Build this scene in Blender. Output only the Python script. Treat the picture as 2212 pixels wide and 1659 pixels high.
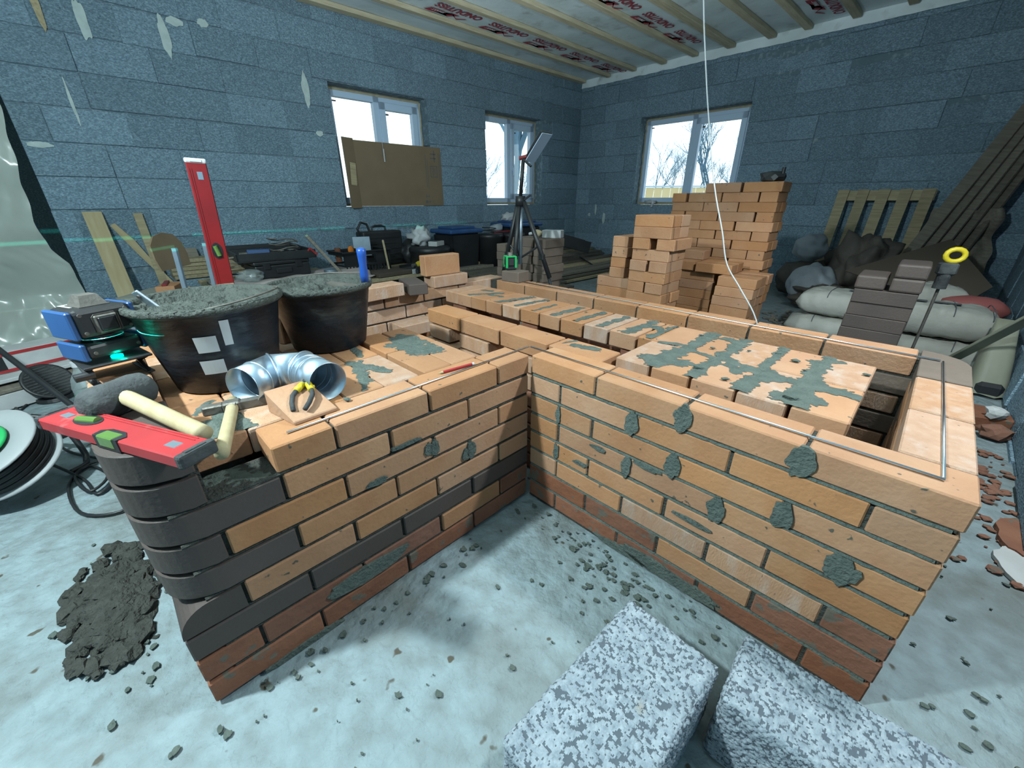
import bpy, bmesh, math, random
from mathutils import Vector, Matrix, noise
random.seed(7)
for o in list(bpy.data.objects): bpy.data.objects.remove(o)
S = bpy.context.scene
COL = S.collection
PI = math.pi

# ---------------------------------------------------------------- camera, world, lights, exposure
cam_d = bpy.data.cameras.new('camera'); cam = bpy.data.objects.new('camera', cam_d); COL.objects.link(cam)
right = Vector((0.70463812, 0.70956412, -0.00197139)); down = Vector((0.29382207, -0.29430894, -0.90942336)); fwd = Vector((-0.64587438, 0.64023512, -0.41586689))
cam.matrix_world = Matrix.Translation((0.8769556, -0.95860122, 1.08343576)) @ Matrix((right, -down, -fwd)).transposed().to_4x4()
cam_d.sensor_width = 36; cam_d.lens = 867.5925/2212*36; cam_d.clip_start = .02; cam_d.clip_end = 300
S.camera = cam
S.view_settings.view_transform = 'Standard'; S.view_settings.look = 'None'; S.view_settings.gamma = 1; S.view_settings.use_curve_mapping = False
S.view_settings.exposure = 0.0
W = bpy.data.worlds.new('overcast sky'); S.world = W; W.use_nodes = True
bg = W.node_tree.nodes['Background']; bg.inputs[0].default_value = (.80, .93, 1, 1); bg.inputs[1].default_value = 2.4

def lamp(name, loc, power, color, size):
    l = bpy.data.lights.new(name, 'POINT'); l.energy = power; l.color = color; l.shadow_soft_size = size
    o = bpy.data.objects.new(name, l); COL.objects.link(o); o.location = loc; return o
lamp('work_lamp', (-.29, -1.69, 2.0), 340, (.80, .97, 1), .05)
l2 = bpy.data.lights.new('shaded_lamp', 'SPOT'); l2.energy = 190; l2.color = (.88, .98, 1); l2.shadow_soft_size = .05; l2.spot_size = math.radians(142); l2.spot_blend = .25
o2 = bpy.data.objects.new('shaded_lamp', l2); COL.objects.link(o2); o2.location = (1.2, .79, 2.0)        # hangs over the right wing, shade pointing down

l3 = bpy.data.lights.new('ceiling_fill_light', 'AREA'); l3.energy = 42; l3.color = (.85, .98, 1); l3.shape = 'RECTANGLE'; l3.size = .2; l3.size_y = .09
o3 = bpy.data.objects.new('ceiling_fill_light', l3); COL.objects.link(o3); o3.location = (-1.150, 1.285, 1.432)
o3.rotation_euler = (Vector((-.45, .35, 1))).to_track_quat('-Z', 'Y').to_euler()   # added fill above the tripod head, only to brighten the ceiling

# ---------------------------------------------------------------- materials
MATS = {}; ALB = .55
def mat(name, c1, c2=None, rough=.8, metal=0, scale=8, lo=.35, hi=.7, vary=0, bump=0, bscale=60, stretch=None, spots=None, c3=None, s3=2, lo3=.5, hi3=.7, spec=.3, emit=0, sat=0, bd=.01):
    """noise blend of c1/c2, optional second patch colour c3, fine dark spots, per-object brightness, fine relief"""
    if name in MATS: return MATS[name]
    if not emit and not metal:
        dk = lambda c: tuple(v*ALB for v in c) if c else c
        c1, c2, c3 = dk(c1), dk(c2), dk(c3); spots = (dk(spots[0]), *spots[1:]) if spots else None
    m = bpy.data.materials.new(name); m.use_nodes = True; nt = m.node_tree; N = nt.nodes; Lk = nt.links
    b = N['Principled BSDF']; b.inputs['Roughness'].default_value = rough; b.inputs['Metallic'].default_value = metal
    b.inputs['Specular IOR Level'].default_value = spec
    tc = N.new('ShaderNodeTexCoord'); oi = N.new('ShaderNodeObjectInfo')
    vec = tc.outputs['Object']
    if stretch:
        mp = N.new('ShaderNodeMapping'); mp.inputs['Scale'].default_value = stretch; Lk.new(vec, mp.inputs[0]); vec = mp.outputs[0]
    w = N.new('ShaderNodeMath'); w.operation = 'MULTIPLY'; w.inputs[1].default_value = 37; Lk.new(oi.outputs['Random'], w.inputs[0])
    def nz(sc, det=4):
        n = N.new('ShaderNodeTexNoise'); n.noise_dimensions = '4D'; n.inputs['Scale'].default_value = sc; n.inputs['Detail'].default_value = det
        Lk.new(vec, n.inputs['Vector']); Lk.new(w.outputs[0], n.inputs['W']); return n.outputs['Fac']
    def ramp(f, a, c):
        r = N.new('ShaderNodeMapRange'); r.inputs['From Min'].default_value = a; r.inputs['From Max'].default_value = c; Lk.new(f, r.inputs['Value']); return r.outputs[0]
    def mix(f, a, c):
        x = N.new('ShaderNodeMix'); x.data_type = 'RGBA'; Lk.new(f, x.inputs['Factor'])
        for s, v in ((6, a), (7, c)):
            if isinstance(v, tuple): x.inputs[s].default_value = (*v, 1)
            else: Lk.new(v, x.inputs[s])
        return x.outputs[2]
    col = c1
    if c2: col = mix(ramp(nz(scale), lo, hi), c1, c2)
    if c3: col = mix(ramp(nz(s3, 6), lo3, hi3), col, c3)
    if spots: col = mix(ramp(nz(spots[1], 2), spots[2], spots[2]+.04), col, spots[0])
    if vary or sat:
        h = N.new('ShaderNodeHueSaturation'); r = N.new('ShaderNodeMapRange'); r.inputs['To Min'].default_value = 1-vary; r.inputs['To Max'].default_value = 1+vary
        Lk.new(oi.outputs['Random'], r.inputs['Value']); Lk.new(r.outputs[0], h.inputs['Value'])
        if sat:
            q = N.new('ShaderNodeMath'); q.operation = 'FRACT'; Lk.new(w.outputs[0], q.inputs[0])
            r2 = N.new('ShaderNodeMapRange'); r2.inputs['To Min'].default_value = 1-sat; r2.inputs['To Max'].default_value = 1+sat*.5; Lk.new(q.outputs[0], r2.inputs['Value']); Lk.new(r2.outputs[0], h.inputs['Saturation'])
        if isinstance(col, tuple): h.inputs['Color'].default_value = (*col, 1)
        else: Lk.new(col, h.inputs['Color'])
        col = h.outputs[0]
    if isinstance(col, tuple): b.inputs['Base Color'].default_value = (*col, 1)
    else: Lk.new(col, b.inputs['Base Color'])
    if emit:
        b.inputs['Emission Color'].default_value = (*c1, 1); b.inputs['Emission Strength'].default_value = emit
    if bump:
        bp = N.new('ShaderNodeBump'); bp.inputs['Strength'].default_value = bump; bp.inputs['Distance'].default_value = bd
        Lk.new(nz(bscale, 5), bp.inputs['Height']); Lk.new(bp.outputs[0], b.inputs['Normal'])
    MATS[name] = m; return m
def see_through(name, colr, gloss=.1, transp=.9, rough=.05, trans=0):
    if name in MATS: return MATS[name]
    m = bpy.data.materials.new(name); m.use_nodes = True; nt = m.node_tree; N = nt.nodes; Lk = nt.links; N.remove(N['Principled BSDF'])
    t = N.new('ShaderNodeBsdfTransparent'); t.inputs[0].default_value = (*colr, 1)
    g = N.new('ShaderNodeBsdfGlossy'); g.inputs['Roughness'].default_value = rough
    x = N.new('ShaderNodeMixShader'); x.inputs[0].default_value = gloss
    Lk.new(t.outputs[0], x.inputs[1]); Lk.new(g.outputs[0], x.inputs[2]); last = x
    if trans:
        d = N.new('ShaderNodeBsdfDiffuse'); d.inputs[0].default_value = (*colr, 1); l = N.new('ShaderNodeBsdfTranslucent'); l.inputs[0].default_value = (*colr, 1)
        a = N.new('ShaderNodeMixShader'); a.inputs[0].default_value = .35; Lk.new(d.outputs[0], a.inputs[1]); Lk.new(l.outputs[0], a.inputs[2])
        y = N.new('ShaderNodeMixShader'); y.inputs[0].default_value = trans; Lk.new(x.outputs[0], y.inputs[1]); Lk.new(a.outputs[0], y.inputs[2]); last = y
    Lk.new(last.outputs[0], N['Material Output'].inputs[0]); MATS[name] = m; return m

BR = mat('orange_brick', (.60, .30, .145), (.52, .245, .115), rough=.85, scale=9, vary=.10, sat=.10, bump=.25, bscale=90, spots=((.13, .12, .09), 45, .69), c3=(.64, .37, .215), s3=5, lo3=.5, hi3=.8)
BP = mat('pale_brick', (.64, .385, .245), (.56, .31, .185), rough=.9, scale=14, vary=.10, sat=.12, bump=.3, bscale=90, stretch=(3, 3, 1), spots=((.3, .2, .14), 40, .70), c3=(.66, .50, .40), s3=9, lo3=.5, hi3=.75)
BRED = mat('red_brick', (.36, .15, .085), (.27, .105, .06), rough=.9, scale=10, vary=.16, sat=.15, bump=.5, bscale=50, spots=((.20, .17, .13), 26, .60))
BK = mat('brown_brick', (.115, .085, .073), (.09, .07, .062), rough=.62, scale=6, vary=.12, bump=.12, bscale=120, spec=.35)
BRN = mat('grey_brown_brick', (.23, .175, .14), (.19, .145, .115), rough=.85, scale=10, vary=.16, bump=.2, bscale=80)
MOR = mat('grey_mortar', (.115, .148, .130), (.165, .20, .175), rough=.95, scale=30, bump=.9, bscale=120)
MORW = mat('wet_mortar', (.060, .072, .062), (.095, .11, .095), rough=.7, scale=30, bump=1, bscale=100)
MORD = mat('dark_mortar', (.055, .058, .05), (.09, .095, .082), rough=.95, scale=40, bump=1, bscale=140)
ARB = mat('woodchip_block', (.25, .38, .48), (.46, .66, .80), rough=.95, scale=75, lo=.42, hi=.66, vary=.14, bump=1, bd=.018, bscale=80, stretch=(1, 1, 1.6), c3=(.14, .21, .26), s3=70, lo3=.58, hi3=.72, spec=.1)
ARM = mat('block_joint', (.20, .30, .36), (.50, .64, .72), rough=.95, scale=25, bump=.8, bscale=90, lo=.5, hi=.75)
CON = mat('concrete_floor', (.36, .46, .49), (.27, .33, .34), rough=.75, scale=18, lo=.36, hi=.68, bump=.8, bscale=30, bd=.02, c3=(.15, .135, .105), s3=2.3, lo3=.50, hi3=.76, spots=((.12, .11, .085), 22, .69))
PEB = mat('pebble_concrete', (.30, .37, .43), (.50, .58, .64), rough=.9, scale=70, bump=.4, bscale=260, c3=(.40, .37, .30), s3=11, lo3=.66, hi3=.74)
PASTE_SHADE = mat('shaded_gap_paste', (.13, .16, .19), rough=1)  # paste between pebbles, darkened to carry the shade of the gaps
PLAS = mat('grey_green_plaster', (.75, .90, .88), (.62, .75, .74), rough=.9, scale=20, bump=.5)
WOOD = mat('pale_wood', (.66, .56, .33), (.55, .44, .24), rough=.7, scale=6, stretch=(6, 6, .7), vary=.1, bump=.1)
WOODX = mat('sawn_plank', (.62, .53, .33), (.42, .35, .21), rough=.8, scale=7, stretch=(.8, 9, 9), vary=.22, bump=.2)
GREYW = mat('weathered_plank', (.30, .27, .22), (.20, .175, .14), rough=.85, scale=7, stretch=(.8, 9, 9), vary=.3, bump=.3)
BATT = mat('roof_batten', (.95, .85, .60), (.72, .62, .42), rough=.85, scale=6, stretch=(9, .8, 9), vary=.2, bump=.2)
FILM = mat('vapour_film', (1.15, 1.3, 1.35), (.9, 1.05, 1.05), rough=.6, scale=2.2, bump=.3, bscale=14, c3=(.62, .68, .66), s3=5, lo3=.58, hi3=.75)
RINK = mat('red_print', (.55, .06, .09), rough=.7)
KINK = mat('grey_print', (.16, .17, .18), rough=.8)
PVC = mat('white_pvc', (.72, .94, 1.2), rough=.35, spec=.5)
FOAM = mat('mounting_foam', (.60, .56, .40), (.50, .45, .30), rough=.9, scale=20, bump=.8, bscale=40)
BLK = mat('black_plastic', (.018, .02, .023), (.03, .033, .036), rough=.45, scale=8, bump=.1, spec=.45)
DIRT = mat('dirty_black_plastic', (.012, .018, .026), (.024, .032, .042), rough=.40, scale=14, bump=.25, bscale=30, stretch=(1, 1, 2.5), c3=(.20, .21, .175), s3=5, lo3=.54, hi3=.80, spec=.3)
RUB = mat('dusty_rubber', (.045, .05, .055), (.10, .11, .11), rough=.85, scale=18, bump=.6, bscale=60, c3=(.19, .19, .16), s3=10, lo3=.55, hi3=.75)
STEEL = mat('galvanised_steel', (.46, .56, .64), (.40, .49, .57), rough=.34, metal=.9, scale=20)
IRON = mat('dull_iron', (.16, .15, .135), (.10, .095, .085), rough=.6, metal=.7, scale=20, bump=.3)
CHROME = mat('bright_wire', (.75, .77, .80), rough=.22, metal=1)
REDP = mat('red_paint', (.55, .035, .04), (.42, .03, .035), rough=.45, scale=10, spec=.5, c3=(.62, .28, .27), s3=16, lo3=.60, hi3=.82)
REDD = mat('deep_red_paint', (.33, .012, .016), (.25, .012, .014), rough=.42, scale=9, spec=.5)
GVIAL = mat('green_vial', (.13, .25, .06), rough=.15, spec=.6)
BLUE = mat('blue_plastic', (.02, .11, .50), rough=.35, spec=.5)
DBLUE = mat('dark_blue_plastic', (.03, .10, .28), (.04, .13, .34), rough=.4, spec=.5, scale=10)
YEL = mat('yellow_plastic', (.80, .62, .03), rough=.4)
GRN = mat('green_plastic', (.03, .52, .15), rough=.4)
GLOWG = mat('green_laser_window', (.0, .95, .65), emit=5)
CARD = mat('cardboard', (.30, .225, .14), (.27, .20, .125), rough=.9, scale=5, stretch=(1, 8, 1))
WHITE = mat('white_plastic', (.72, .76, .78), rough=.5)
PAPER = mat('white_paper', (.7, .72, .72), (.58, .60, .60), rough=.8, scale=12)
SACK = mat('paper_sack', (.62, .62, .56), (.48, .48, .43), rough=.75, scale=6, bump=.9, bscale=14, vary=.06)
WSACK = mat('white_woven_sack', (.55, .62, .68), (.42, .48, .53), rough=.6, scale=5, bump=.6, bscale=8)
TARP = mat('brown_tarp', (.15, .13, .11), (.09, .08, .068), rough=.7, scale=5, bump=.8, bscale=9)
KHAKI = mat('khaki_foil', (.34, .35, .27), (.26, .27, .20), rough=.55, scale=4, bump=.5, bscale=10)
BOARD = mat('brown_hardboard', (.115, .092, .07), (.095, .076, .058), rough=.8, scale=3)
PINKF = mat('pinkish_sheet', (.66, .57, .55), (.60, .52, .50), rough=.7, scale=4, c3=(.42, .36, .32), s3=6, lo3=.6, hi3=.8)
SEAT = mat('dusty_seat', (.42, .44, .38), (.34, .34, .28), rough=.8, scale=6)
PLYS = mat('plywood_seat', (.40, .29, .18), (.30, .21, .125), rough=.6, scale=4, stretch=(1, 6, 1))
CHM = mat('chipped_blue_metal', (.36, .46, .56), (.30, .39, .48), rough=.5, scale=9, spots=((.10, .10, .11), 16, .66))
GLASS = see_through('window_glass', (.97, 1, 1), .06, 1, .02)
CLEAR = see_through('clear_plastic', (.88, .95, .95), .16, 1, .08, trans=.16)
SHEET = see_through('milky_polythene', (.66, .73, .66), .13, 1, .2, trans=.74)
BARK = mat('glare_tinted_bark', (.26, .46, .64), rough=.9)  # bark lightened to blue: the sky glare is put into its colour
FENCE = mat('tan_fence', (1.2, .98, .56), (1.1, .88, .48), rough=.7, scale=1)
LAWN = mat('winter_ground', (.32, .33, .25), (.24, .25, .18), rough=1, scale=.4)

# ---------------------------------------------------------------- mesh helpers
def link(name, me, m=None, parent=None, loc=None, rot=None, smooth=False):
    if m is not None and not me.materials: me.materials.append(m)
    if smooth:
        for p in me.polygons: p.use_smooth = True
    o = bpy.data.objects.new(name, me); COL.objects.link(o)
    if parent: o.parent = parent
    if loc is not None: o.location = loc
    if rot is not None: o.rotation_euler = rot
    return o
def tag(o, label=None, cat=None, group=None, kind=None):
    if label: o['label'] = label
    if cat: o['category'] = cat
    if group: o['group'] = group
    if kind: o['kind'] = kind
    return o
def thing(name, label, cat, loc=(0, 0, 0), rz=0, group=None, rot=None):
    o = bpy.data.objects.new(name, None); COL.objects.link(o); o.empty_display_size = .05
    o.location = loc; o.rotation_euler = rot or (0, 0, rz); return tag(o, label, cat, group)
class B:
    """collects shapes, links them as one mesh object"""
    def __init__(s): s.bm = bmesh.new()
    def box(s, x0, x1, y0, y1, z0, z1, bev=0, M=None, seg=1):
        g = bmesh.ops.create_cube(s.bm, size=1); vs = g['verts']
        bmesh.ops.scale(s.bm, vec=(x1-x0, y1-y0, z1-z0), verts=vs); bmesh.ops.translate(s.bm, vec=((x0+x1)/2, (y0+y1)/2, (z0+z1)/2), verts=vs)
        if bev:
            es = list({e for v in vs for e in v.link_edges}); r = bmesh.ops.bevel(s.bm, geom=es+vs, offset=bev, segments=seg, affect='EDGES', profile=.5)
            vs = list({v for f in r['faces'] for v in f.verts}|{v for v in vs if v.is_valid})
        if M: bmesh.ops.transform(s.bm, matrix=M, verts=vs)
        return s
    def cyl(s, p, q, r, r2=None, n=16, caps=True):
        p, q = Vector(p), Vector(q); d = q-p; r2 = r if r2 is None else r2
        M = Matrix.Translation((p+q)/2) @ d.to_track_quat('Z', 'Y').to_matrix().to_4x4()
        bmesh.ops.create_cone(s.bm, cap_ends=caps, segments=n, radius1=r, radius2=r2, depth=d.length, matrix=M); return s
    def lathe(s, prof, n=32, M=None):
        rows = []
        for r, z in prof:
            rows.append([s.bm.verts.new((r*math.cos(2*PI*i/n), r*math.sin(2*PI*i/n), z)) for i in range(n)])
        for a, c in zip(rows, rows[1:]):
            for i in range(n):
                j = (i+1) % n
                s.bm.faces.new((a[i], a[j], c[j], c[i]))
        if M: bmesh.ops.transform(s.bm, matrix=M, verts=[v for r in rows for v in r])
        return s
    def tube(s, pts, r, n=8, closed=False, r_end=None):
        pts = [Vector(p) for p in pts]; rows = []; prev = None; m = len(pts)
        for i, p in enumerate(pts):
            if closed: t = (pts[(i+1) % m]-pts[i-1]).normalized()
            else: t = (pts[min(i+1, m-1)]-pts[max(i-1, 0)]).normalized()
            if prev is None: u = t.orthogonal().normalized()
            else: u = (prev-t*prev.dot(t)); u = u.normalized() if u.length > 1e-6 else t.orthogonal().normalized()
            prev = u; w = t.cross(u); rr = r if r_end is None else r+(r_end-r)*i/(m-1)
            rows.append([s.bm.verts.new(p+u*rr*math.cos(2*PI*k/n)+w*rr*math.sin(2*PI*k/n)) for k in range(n)])
        for a, c in (list(zip(rows, rows[1:]))+([(rows[-1], rows[0])] if closed else [])):
            for k in range(n):
                j = (k+1) % n; s.bm.faces.new((a[k], a[j], c[j], c[k]))
        if not closed: s.bm.faces.new(rows[0][::-1]); s.bm.faces.new(rows[-1])
        return s
    def prism(s, poly, h0, h1, M=None):
        a = [s.bm.verts.new((x, y, h0)) for x, y in poly]; c = [s.bm.verts.new((x, y, h1)) for x, y in poly]; n = len(poly)
        s.bm.faces.new(a[::-1]); s.bm.faces.new(c)
        for i in range(n): s.bm.faces.new((a[i], a[(i+1) % n], c[(i+1) % n], c[i]))
        if M: bmesh.ops.transform(s.bm, matrix=M, verts=a+c)
        return s
    def grid(s, fn, nu, nv):
        vs = [[s.bm.verts.new(fn(i/nu, j/nv)) for j in range(nv+1)] for i in range(nu+1)]
        for i in range(nu):
            for j in range(nv): s.bm.faces.new((vs[i][j], vs[i+1][j], vs[i+1][j+1], vs[i][j+1]))
        return s
    def ball(s, c, r, sub=2, sc=(1, 1, 1), amp=0, fr=4, seed=0):
        g = bmesh.ops.create_icosphere(s.bm, subdivisions=sub, radius=1)
        for v in g['verts']:
            d = v.co.copy(); k = 1+amp*noise.noise(d*fr+Vector((seed*7.3, seed*1.7, 0)))
            v.co = Vector(c)+Vector((d.x*sc[0], d.y*sc[1], d.z*sc[2]))*r*k
        return s
    def done(s, name, m, parent=None, loc=None, rot=None, smooth=False):
        me = bpy.data.meshes.new(name); bmesh.ops.recalc_face_normals(s.bm, faces=s.bm.faces); s.bm.to_mesh(me); s.bm.free()
        return link(name, me, m, parent, loc, rot, smooth)
_cache = {}
def piece(name, dx, dy, dz, m, parent, c, rot=(0, 0, 0), bev=.003):
    """a bevelled block centred at c, sharing mesh data with equal blocks"""
    k = (round(dx, 3), round(dy, 3), round(dz, 3), m.name, bev)
    if k not in _cache:
        b = B().box(-k[0]/2, k[0]/2, -k[1]/2, k[1]/2, -k[2]/2, k[2]/2, bev); me = bpy.data.meshes.new(name); bmesh.ops.recalc_face_normals(b.bm, faces=b.bm.faces); b.bm.to_mesh(me); b.bm.free(); me.materials.append(m); _cache[k] = me
    return link(name, _cache[k], None, parent, c, rot)
def rnd(a): return random.uniform(-a, a)
def blob(cx, cy, rx, ry, seed, n=22, amp=.45):
    out = []
    for i in range(n):
        t = 2*PI*i/n; k = 1+amp*noise.noise(Vector((math.cos(t)*1.6+seed*3.1, math.sin(t)*1.6, seed*1.3)))+amp*.5*noise.noise(Vector((math.cos(t)*5, math.sin(t)*5+seed, 3)))
        out.append((cx+rx*k*math.cos(t), cy+ry*k*math.sin(t)))
    return out
def sack_bm(lx, ly, lz, seed, wr=.012):
    b = B(); nu = 28; nv = 20
    def f(sgn):
        def g(u, v):
            x = (u-.5)*2; y = (v-.5)*2; e = max(0, (1-abs(x)**5))*max(0, (1-abs(y)**5)); h = e**.42
            z = sgn*h*lz/2*(1 if sgn > 0 else .9); w = wr*h*noise.noise(Vector((x*4+seed, y*5, seed)))+wr*.6*h*noise.noise(Vector((x*11, y*9, seed*2)))
            return (x*lx/2*(1-.03*abs(y)), y*ly/2*(1-.04*abs(x)), z+w+lz/2)
        return g
    b.grid(f(1), nu, nv); b.grid(f(-1), nu, nv); bmesh.ops.remove_doubles(b.bm, verts=b.bm.verts, dist=.001); return b
# room frame: origin at the far corner of the floor, x along the back wall, y along the left wall towards the viewer
RA = -0.02115637; KX, KY = -4.21325, 5.81103
def RW(x, y, z=0): return Vector((KX+x*math.cos(RA)+y*math.sin(RA), KY+x*math.sin(RA)-y*math.cos(RA), z))

# ================================================================ setting
ROOM = (KX, KY, 0)
fl = B(); n = 60
fl.grid(lambda u, v: (-6+12*u, -6+13*v, .004*noise.noise(Vector((u*30, v*30, 0)))-.004), 90, 90)
floor = fl.done('floor', CON, smooth=True); tag(floor, kind='structure')

def blockwork(name, L, wins, at, rows_from=-4, top=True, m=ARB, seed=1, depth=.28, doors=(), alongx=False, sgn=1):
    tilt = lambda a: Vector((-a, 0, 0)) if alongx else Vector((0, -a*sgn, 0))          # courses lean out a little at the foot
    """wall of separate wood-chip blocks on a mortar core; at(s,d) -> local xy of a point s along the wall and d outwards"""
    rng = random.Random(seed)
    root = bpy.data.objects.new(name, None); COL.objects.link(root); root.location = ROOM; root.rotation_euler = (0, 0, RA); tag(root, kind='structure')
    H0 = 1.016
    rows = [(-.02, .016)]+[(H0+k*.25, H0+(k+1)*.25) for k in range(-4, 7)]+[(2.766, 2.90)]
    def bx(b, s0, s1, d0, d1, z0, z1):
        p, q = at(s0, d0), at(s1, d1); b.box(min(p[0], q[0]), max(p[0], q[0]), min(p[1], q[1]), max(p[1], q[1]), z0, z1)
    core = B()
    for ri, (z0, z1) in enumerate(rows):
        holes = sorted([(a-.001, c+.001) for a, c, w0, w1 in list(wins)+list(doors) if w0 < z1-.05 and w1 > z0+.05])
        segs = []; s = 0
        for a, c in holes: segs.append((s, a)); s = c
        segs.append((s, L))
        step = .25 if z1-z0 < .2 else .50
        for a, c in segs:
            bx(core, a+.004, c-.004, .009, depth-.01, z0, z1)
            s = a; first = True
            off = (ri % 2)*.25+rng.choice((0, 0, .08, -.06))
            while s < c-.01:
                e = s+step
                if first and a == 0: e = s+max(.12, step-off) if step > .3 else e
                if rng.random() < .12 and step > .3: e = s+.3
                first = False
                if c-e < .12: e = c
                g = .0022
                if e-s > .03:
                    p, q = at(s+g, 0), at(e-g, depth); cx, cy = (p[0]+q[0])/2, (p[1]+q[1])/2
                    j = rng.choice((-.007, -.004, 0, .003, .006))+rng.uniform(-.002, .002); pj = at(0, j); p0 = at(0, 0)
                    ln = round(e-s-2*g, 2)
                    dx, dy = (ln, depth) if alongx else (depth, ln)
                    piece('block', dx, dy, z1-z0-.006, m, root, (cx+pj[0]-p0[0], cy+pj[1]-p0[1], (z0+z1)/2+rng.uniform(-.002, .002)), tilt(rng.uniform(.010, .034) if ln > .2 else 0)+Vector((0, 0, rng.uniform(-.004, .004) if ln > .3 else 0)), .0025)
                s = e
    core.done('mortar_core', ARM, root); return root
W1 = (3.19, 4.44, 1.02, 2.25); W2 = (.99, 2.21, 1.02, 2.25); W3 = (1.21, 2.82, 1.02, 2.25)
wl = blockwork('wall_left', 6.93, [W1, W2], lambda s, d: (-d, -s), seed=3)
wb = blockwork('wall_back', 5.70, [W3], lambda s, d: (s, d), seed=5, alongx=True)
wr = blockwork('wall_right', 5.3, [], lambda s, d: (5.70+d, -s), seed=8, sgn=-1)
# plaster smears left on the block faces
for i, (y, z, w, h) in enumerate([(6.312, 2.376, .035, .13), (5.80, 2.375, .035, .145), (4.69, 2.15, .035, .14), (5.49, 2.526, .04, .03), (6.83, 1.49, .07, .02), (6.55, 1.80, .010, .16), (4.62, 1.76, .04, .025), (5.70, 2.49, .06, .03)]):
    M = Matrix.Translation((0, -y, z)) @ Matrix.Rotation(PI/2, 4, 'Z') @ Matrix.Rotation(PI/2, 4, 'X')
    B().prism(blob(0, 0, w, h, i+3, 34, .3), .004, .010, M).done('plaster_smear', PLAS, wl)
for i, (x, z, w, h) in enumerate([(.47, .93, .02, .09), (.66, .78, .03, .1), (.33, .84, .03, .03)]):
    M = Matrix.Translation((x, 0, z)) @ Matrix.Rotation(PI/2, 4, 'X')
    B().prism(blob(0, 0, w, h, i+13, 24, .3), .004, .009, M).done('plaster_smear', PLAS, wb)
# rest of the shell: other side of the doorway, room behind the viewer, dark passage behind the polythene
sh = B(); sh.box(-.30, -.001, .001, .30, -.02, 2.94); sh.box(5.701, 6.0, .001, .30, -.02, 2.94)
sh.box(-.28, 0, -10, -8.4, -.02, 2.94); sh.box(-.28, 0, -8.4, -6.93, 2.2, 2.94)
sh.box(-1.9, -1.8, -10, -5.8, -.02, 2.94); sh.box(-1.9, -.28, -5.9, -5.8, -.02, 2.94); sh.box(-1.9, -.28, -10, -9.9, -.02, 2.94)
ws = sh.done('wall_side', ARB, loc=ROOM, rot=(0, 0, RA)); tag(ws, kind='structure')
wf = B().box(-.3, 6, -10.2, -10, -.02, 2.94).box(5.7, 5.98, -10, -5.3, -.02, 2.94).done('wall_front', ARB, loc=ROOM, rot=(0, 0, RA)); tag(wf, kind='structure')

# ceiling: vapour film between roof battens
ceil = bpy.data.objects.new('ceiling', None); COL.objects.link(ceil); ceil.location = ROOM; ceil.rotation_euler = (0, 0, RA); tag(ceil, kind='structure')
fm = B().grid(lambda u, v: (-1.9+7.9*u, .3-10.5*v, 2.932+.010*noise.noise(Vector((u*22, v*30, 1)))-.004*abs(math.sin(v*70))), 100, 120)
fm.done('film', FILM, ceil, smooth=True)
B().box(-1.9, 6, -10.2, .3, 2.96, 3.0).done('roof_boarding', BATT, ceil)
for x, w in ((.06, .10), (.56, .07), (1.02, .07), (1.50, .08), (1.96, .08), (2.45, .10), (2.92, .09), (3.30, .08), (3.75, .08), (4.2, .08), (4.65, .08), (5.1, .08), (5.55, .08)):
    piece('batten', w, 9.9, .045, BATT, ceil, (x+rnd(.01), -5.0, 2.905), (0, rnd(.03), rnd(.0015)), .004)
fo = B().grid(lambda u, v: (5.7*u, -.012-.012*v-.012*noise.noise(Vector((u*60, v*3, 4))), 2.935-.12*v-.012*noise.noise(Vector((u*40, 2, 4)))), 120, 4)
fo.done('film_edge', FILM, ceil, smooth=True)
# film print: word and roof mark, read from below, every 0.73 m
tx = bpy.data.curves.new('print', 'FONT'); tx.body = 'ONDUTISS'; tx.size = .135; tx.offset = .004; tx.shear = .25; tx.space_character = 1.02
to = bpy.data.objects.new('tmp', tx); COL.objects.link(to); bpy.context.view_layer.update()
txm = bpy.data.meshes.new_from_object(to); bpy.data.objects.remove(to); txm.materials.clear(); txm.materials.append(RINK)
tx2 = bpy.data.curves.new('print', 'FONT'); tx2.body = 'SMART'; tx2.size = .05; tx2.offset = .001; tx2.shear = .25
to = bpy.data.objects.new('tmp', tx2); COL.objects.link(to); bpy.context.view_layer.update()
txs = bpy.data.meshes.new_from_object(to); bpy.data.objects.remove(to); txs.materials.clear(); txs.materials.append(FILM)
wd = max(v.co.x for v in txm.vertices)
def roofmark():
    b = B()
    b.prism([(.24, .0), (.30, .0), (.40, .085), (.52, .085), (.55, .10), (.64, .10), (.58, .02), (.42, .02), (.36, .085), (.34, .10)], 0, .0006)   # band with the small word
    b.prism([(.22, .105), (.12, .03), (.15, .03), (.235, .085), (.33, .0), (.36, .0)], 0, .0006)                                                   # roof line
    return b
def printset(y, x, m=RINK):
    # reading direction +y (towards the viewer), letter tops towards -x, facing down
    R = Matrix(((0, -1, 0), (-1, 0, 0), (0, 0, -1)))
    e = R.to_euler()
    o = link('printed_word', txm, None, ceil, (x, -y, 2.9155), e); o.scale = (.60/wd, 1, 1)
    if m is RINK:
        mk = roofmark().done('printed_roof_mark', RINK, ceil, (x-.13, -y, 2.9165), e)
        link('printed_small_word', txs, None, ceil, (x-.155, -y-.415, 2.915), e)
for y in (-.05, .68, 1.41, 2.14, 2.87, 3.60, 4.33): printset(y+.05, .865)
for y in (.40, 1.13, 1.86, 2.59): printset(y+.03, 2.22)
for y in (.2, .93, 1.66, 2.4): printset(y, 3.66)

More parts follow.
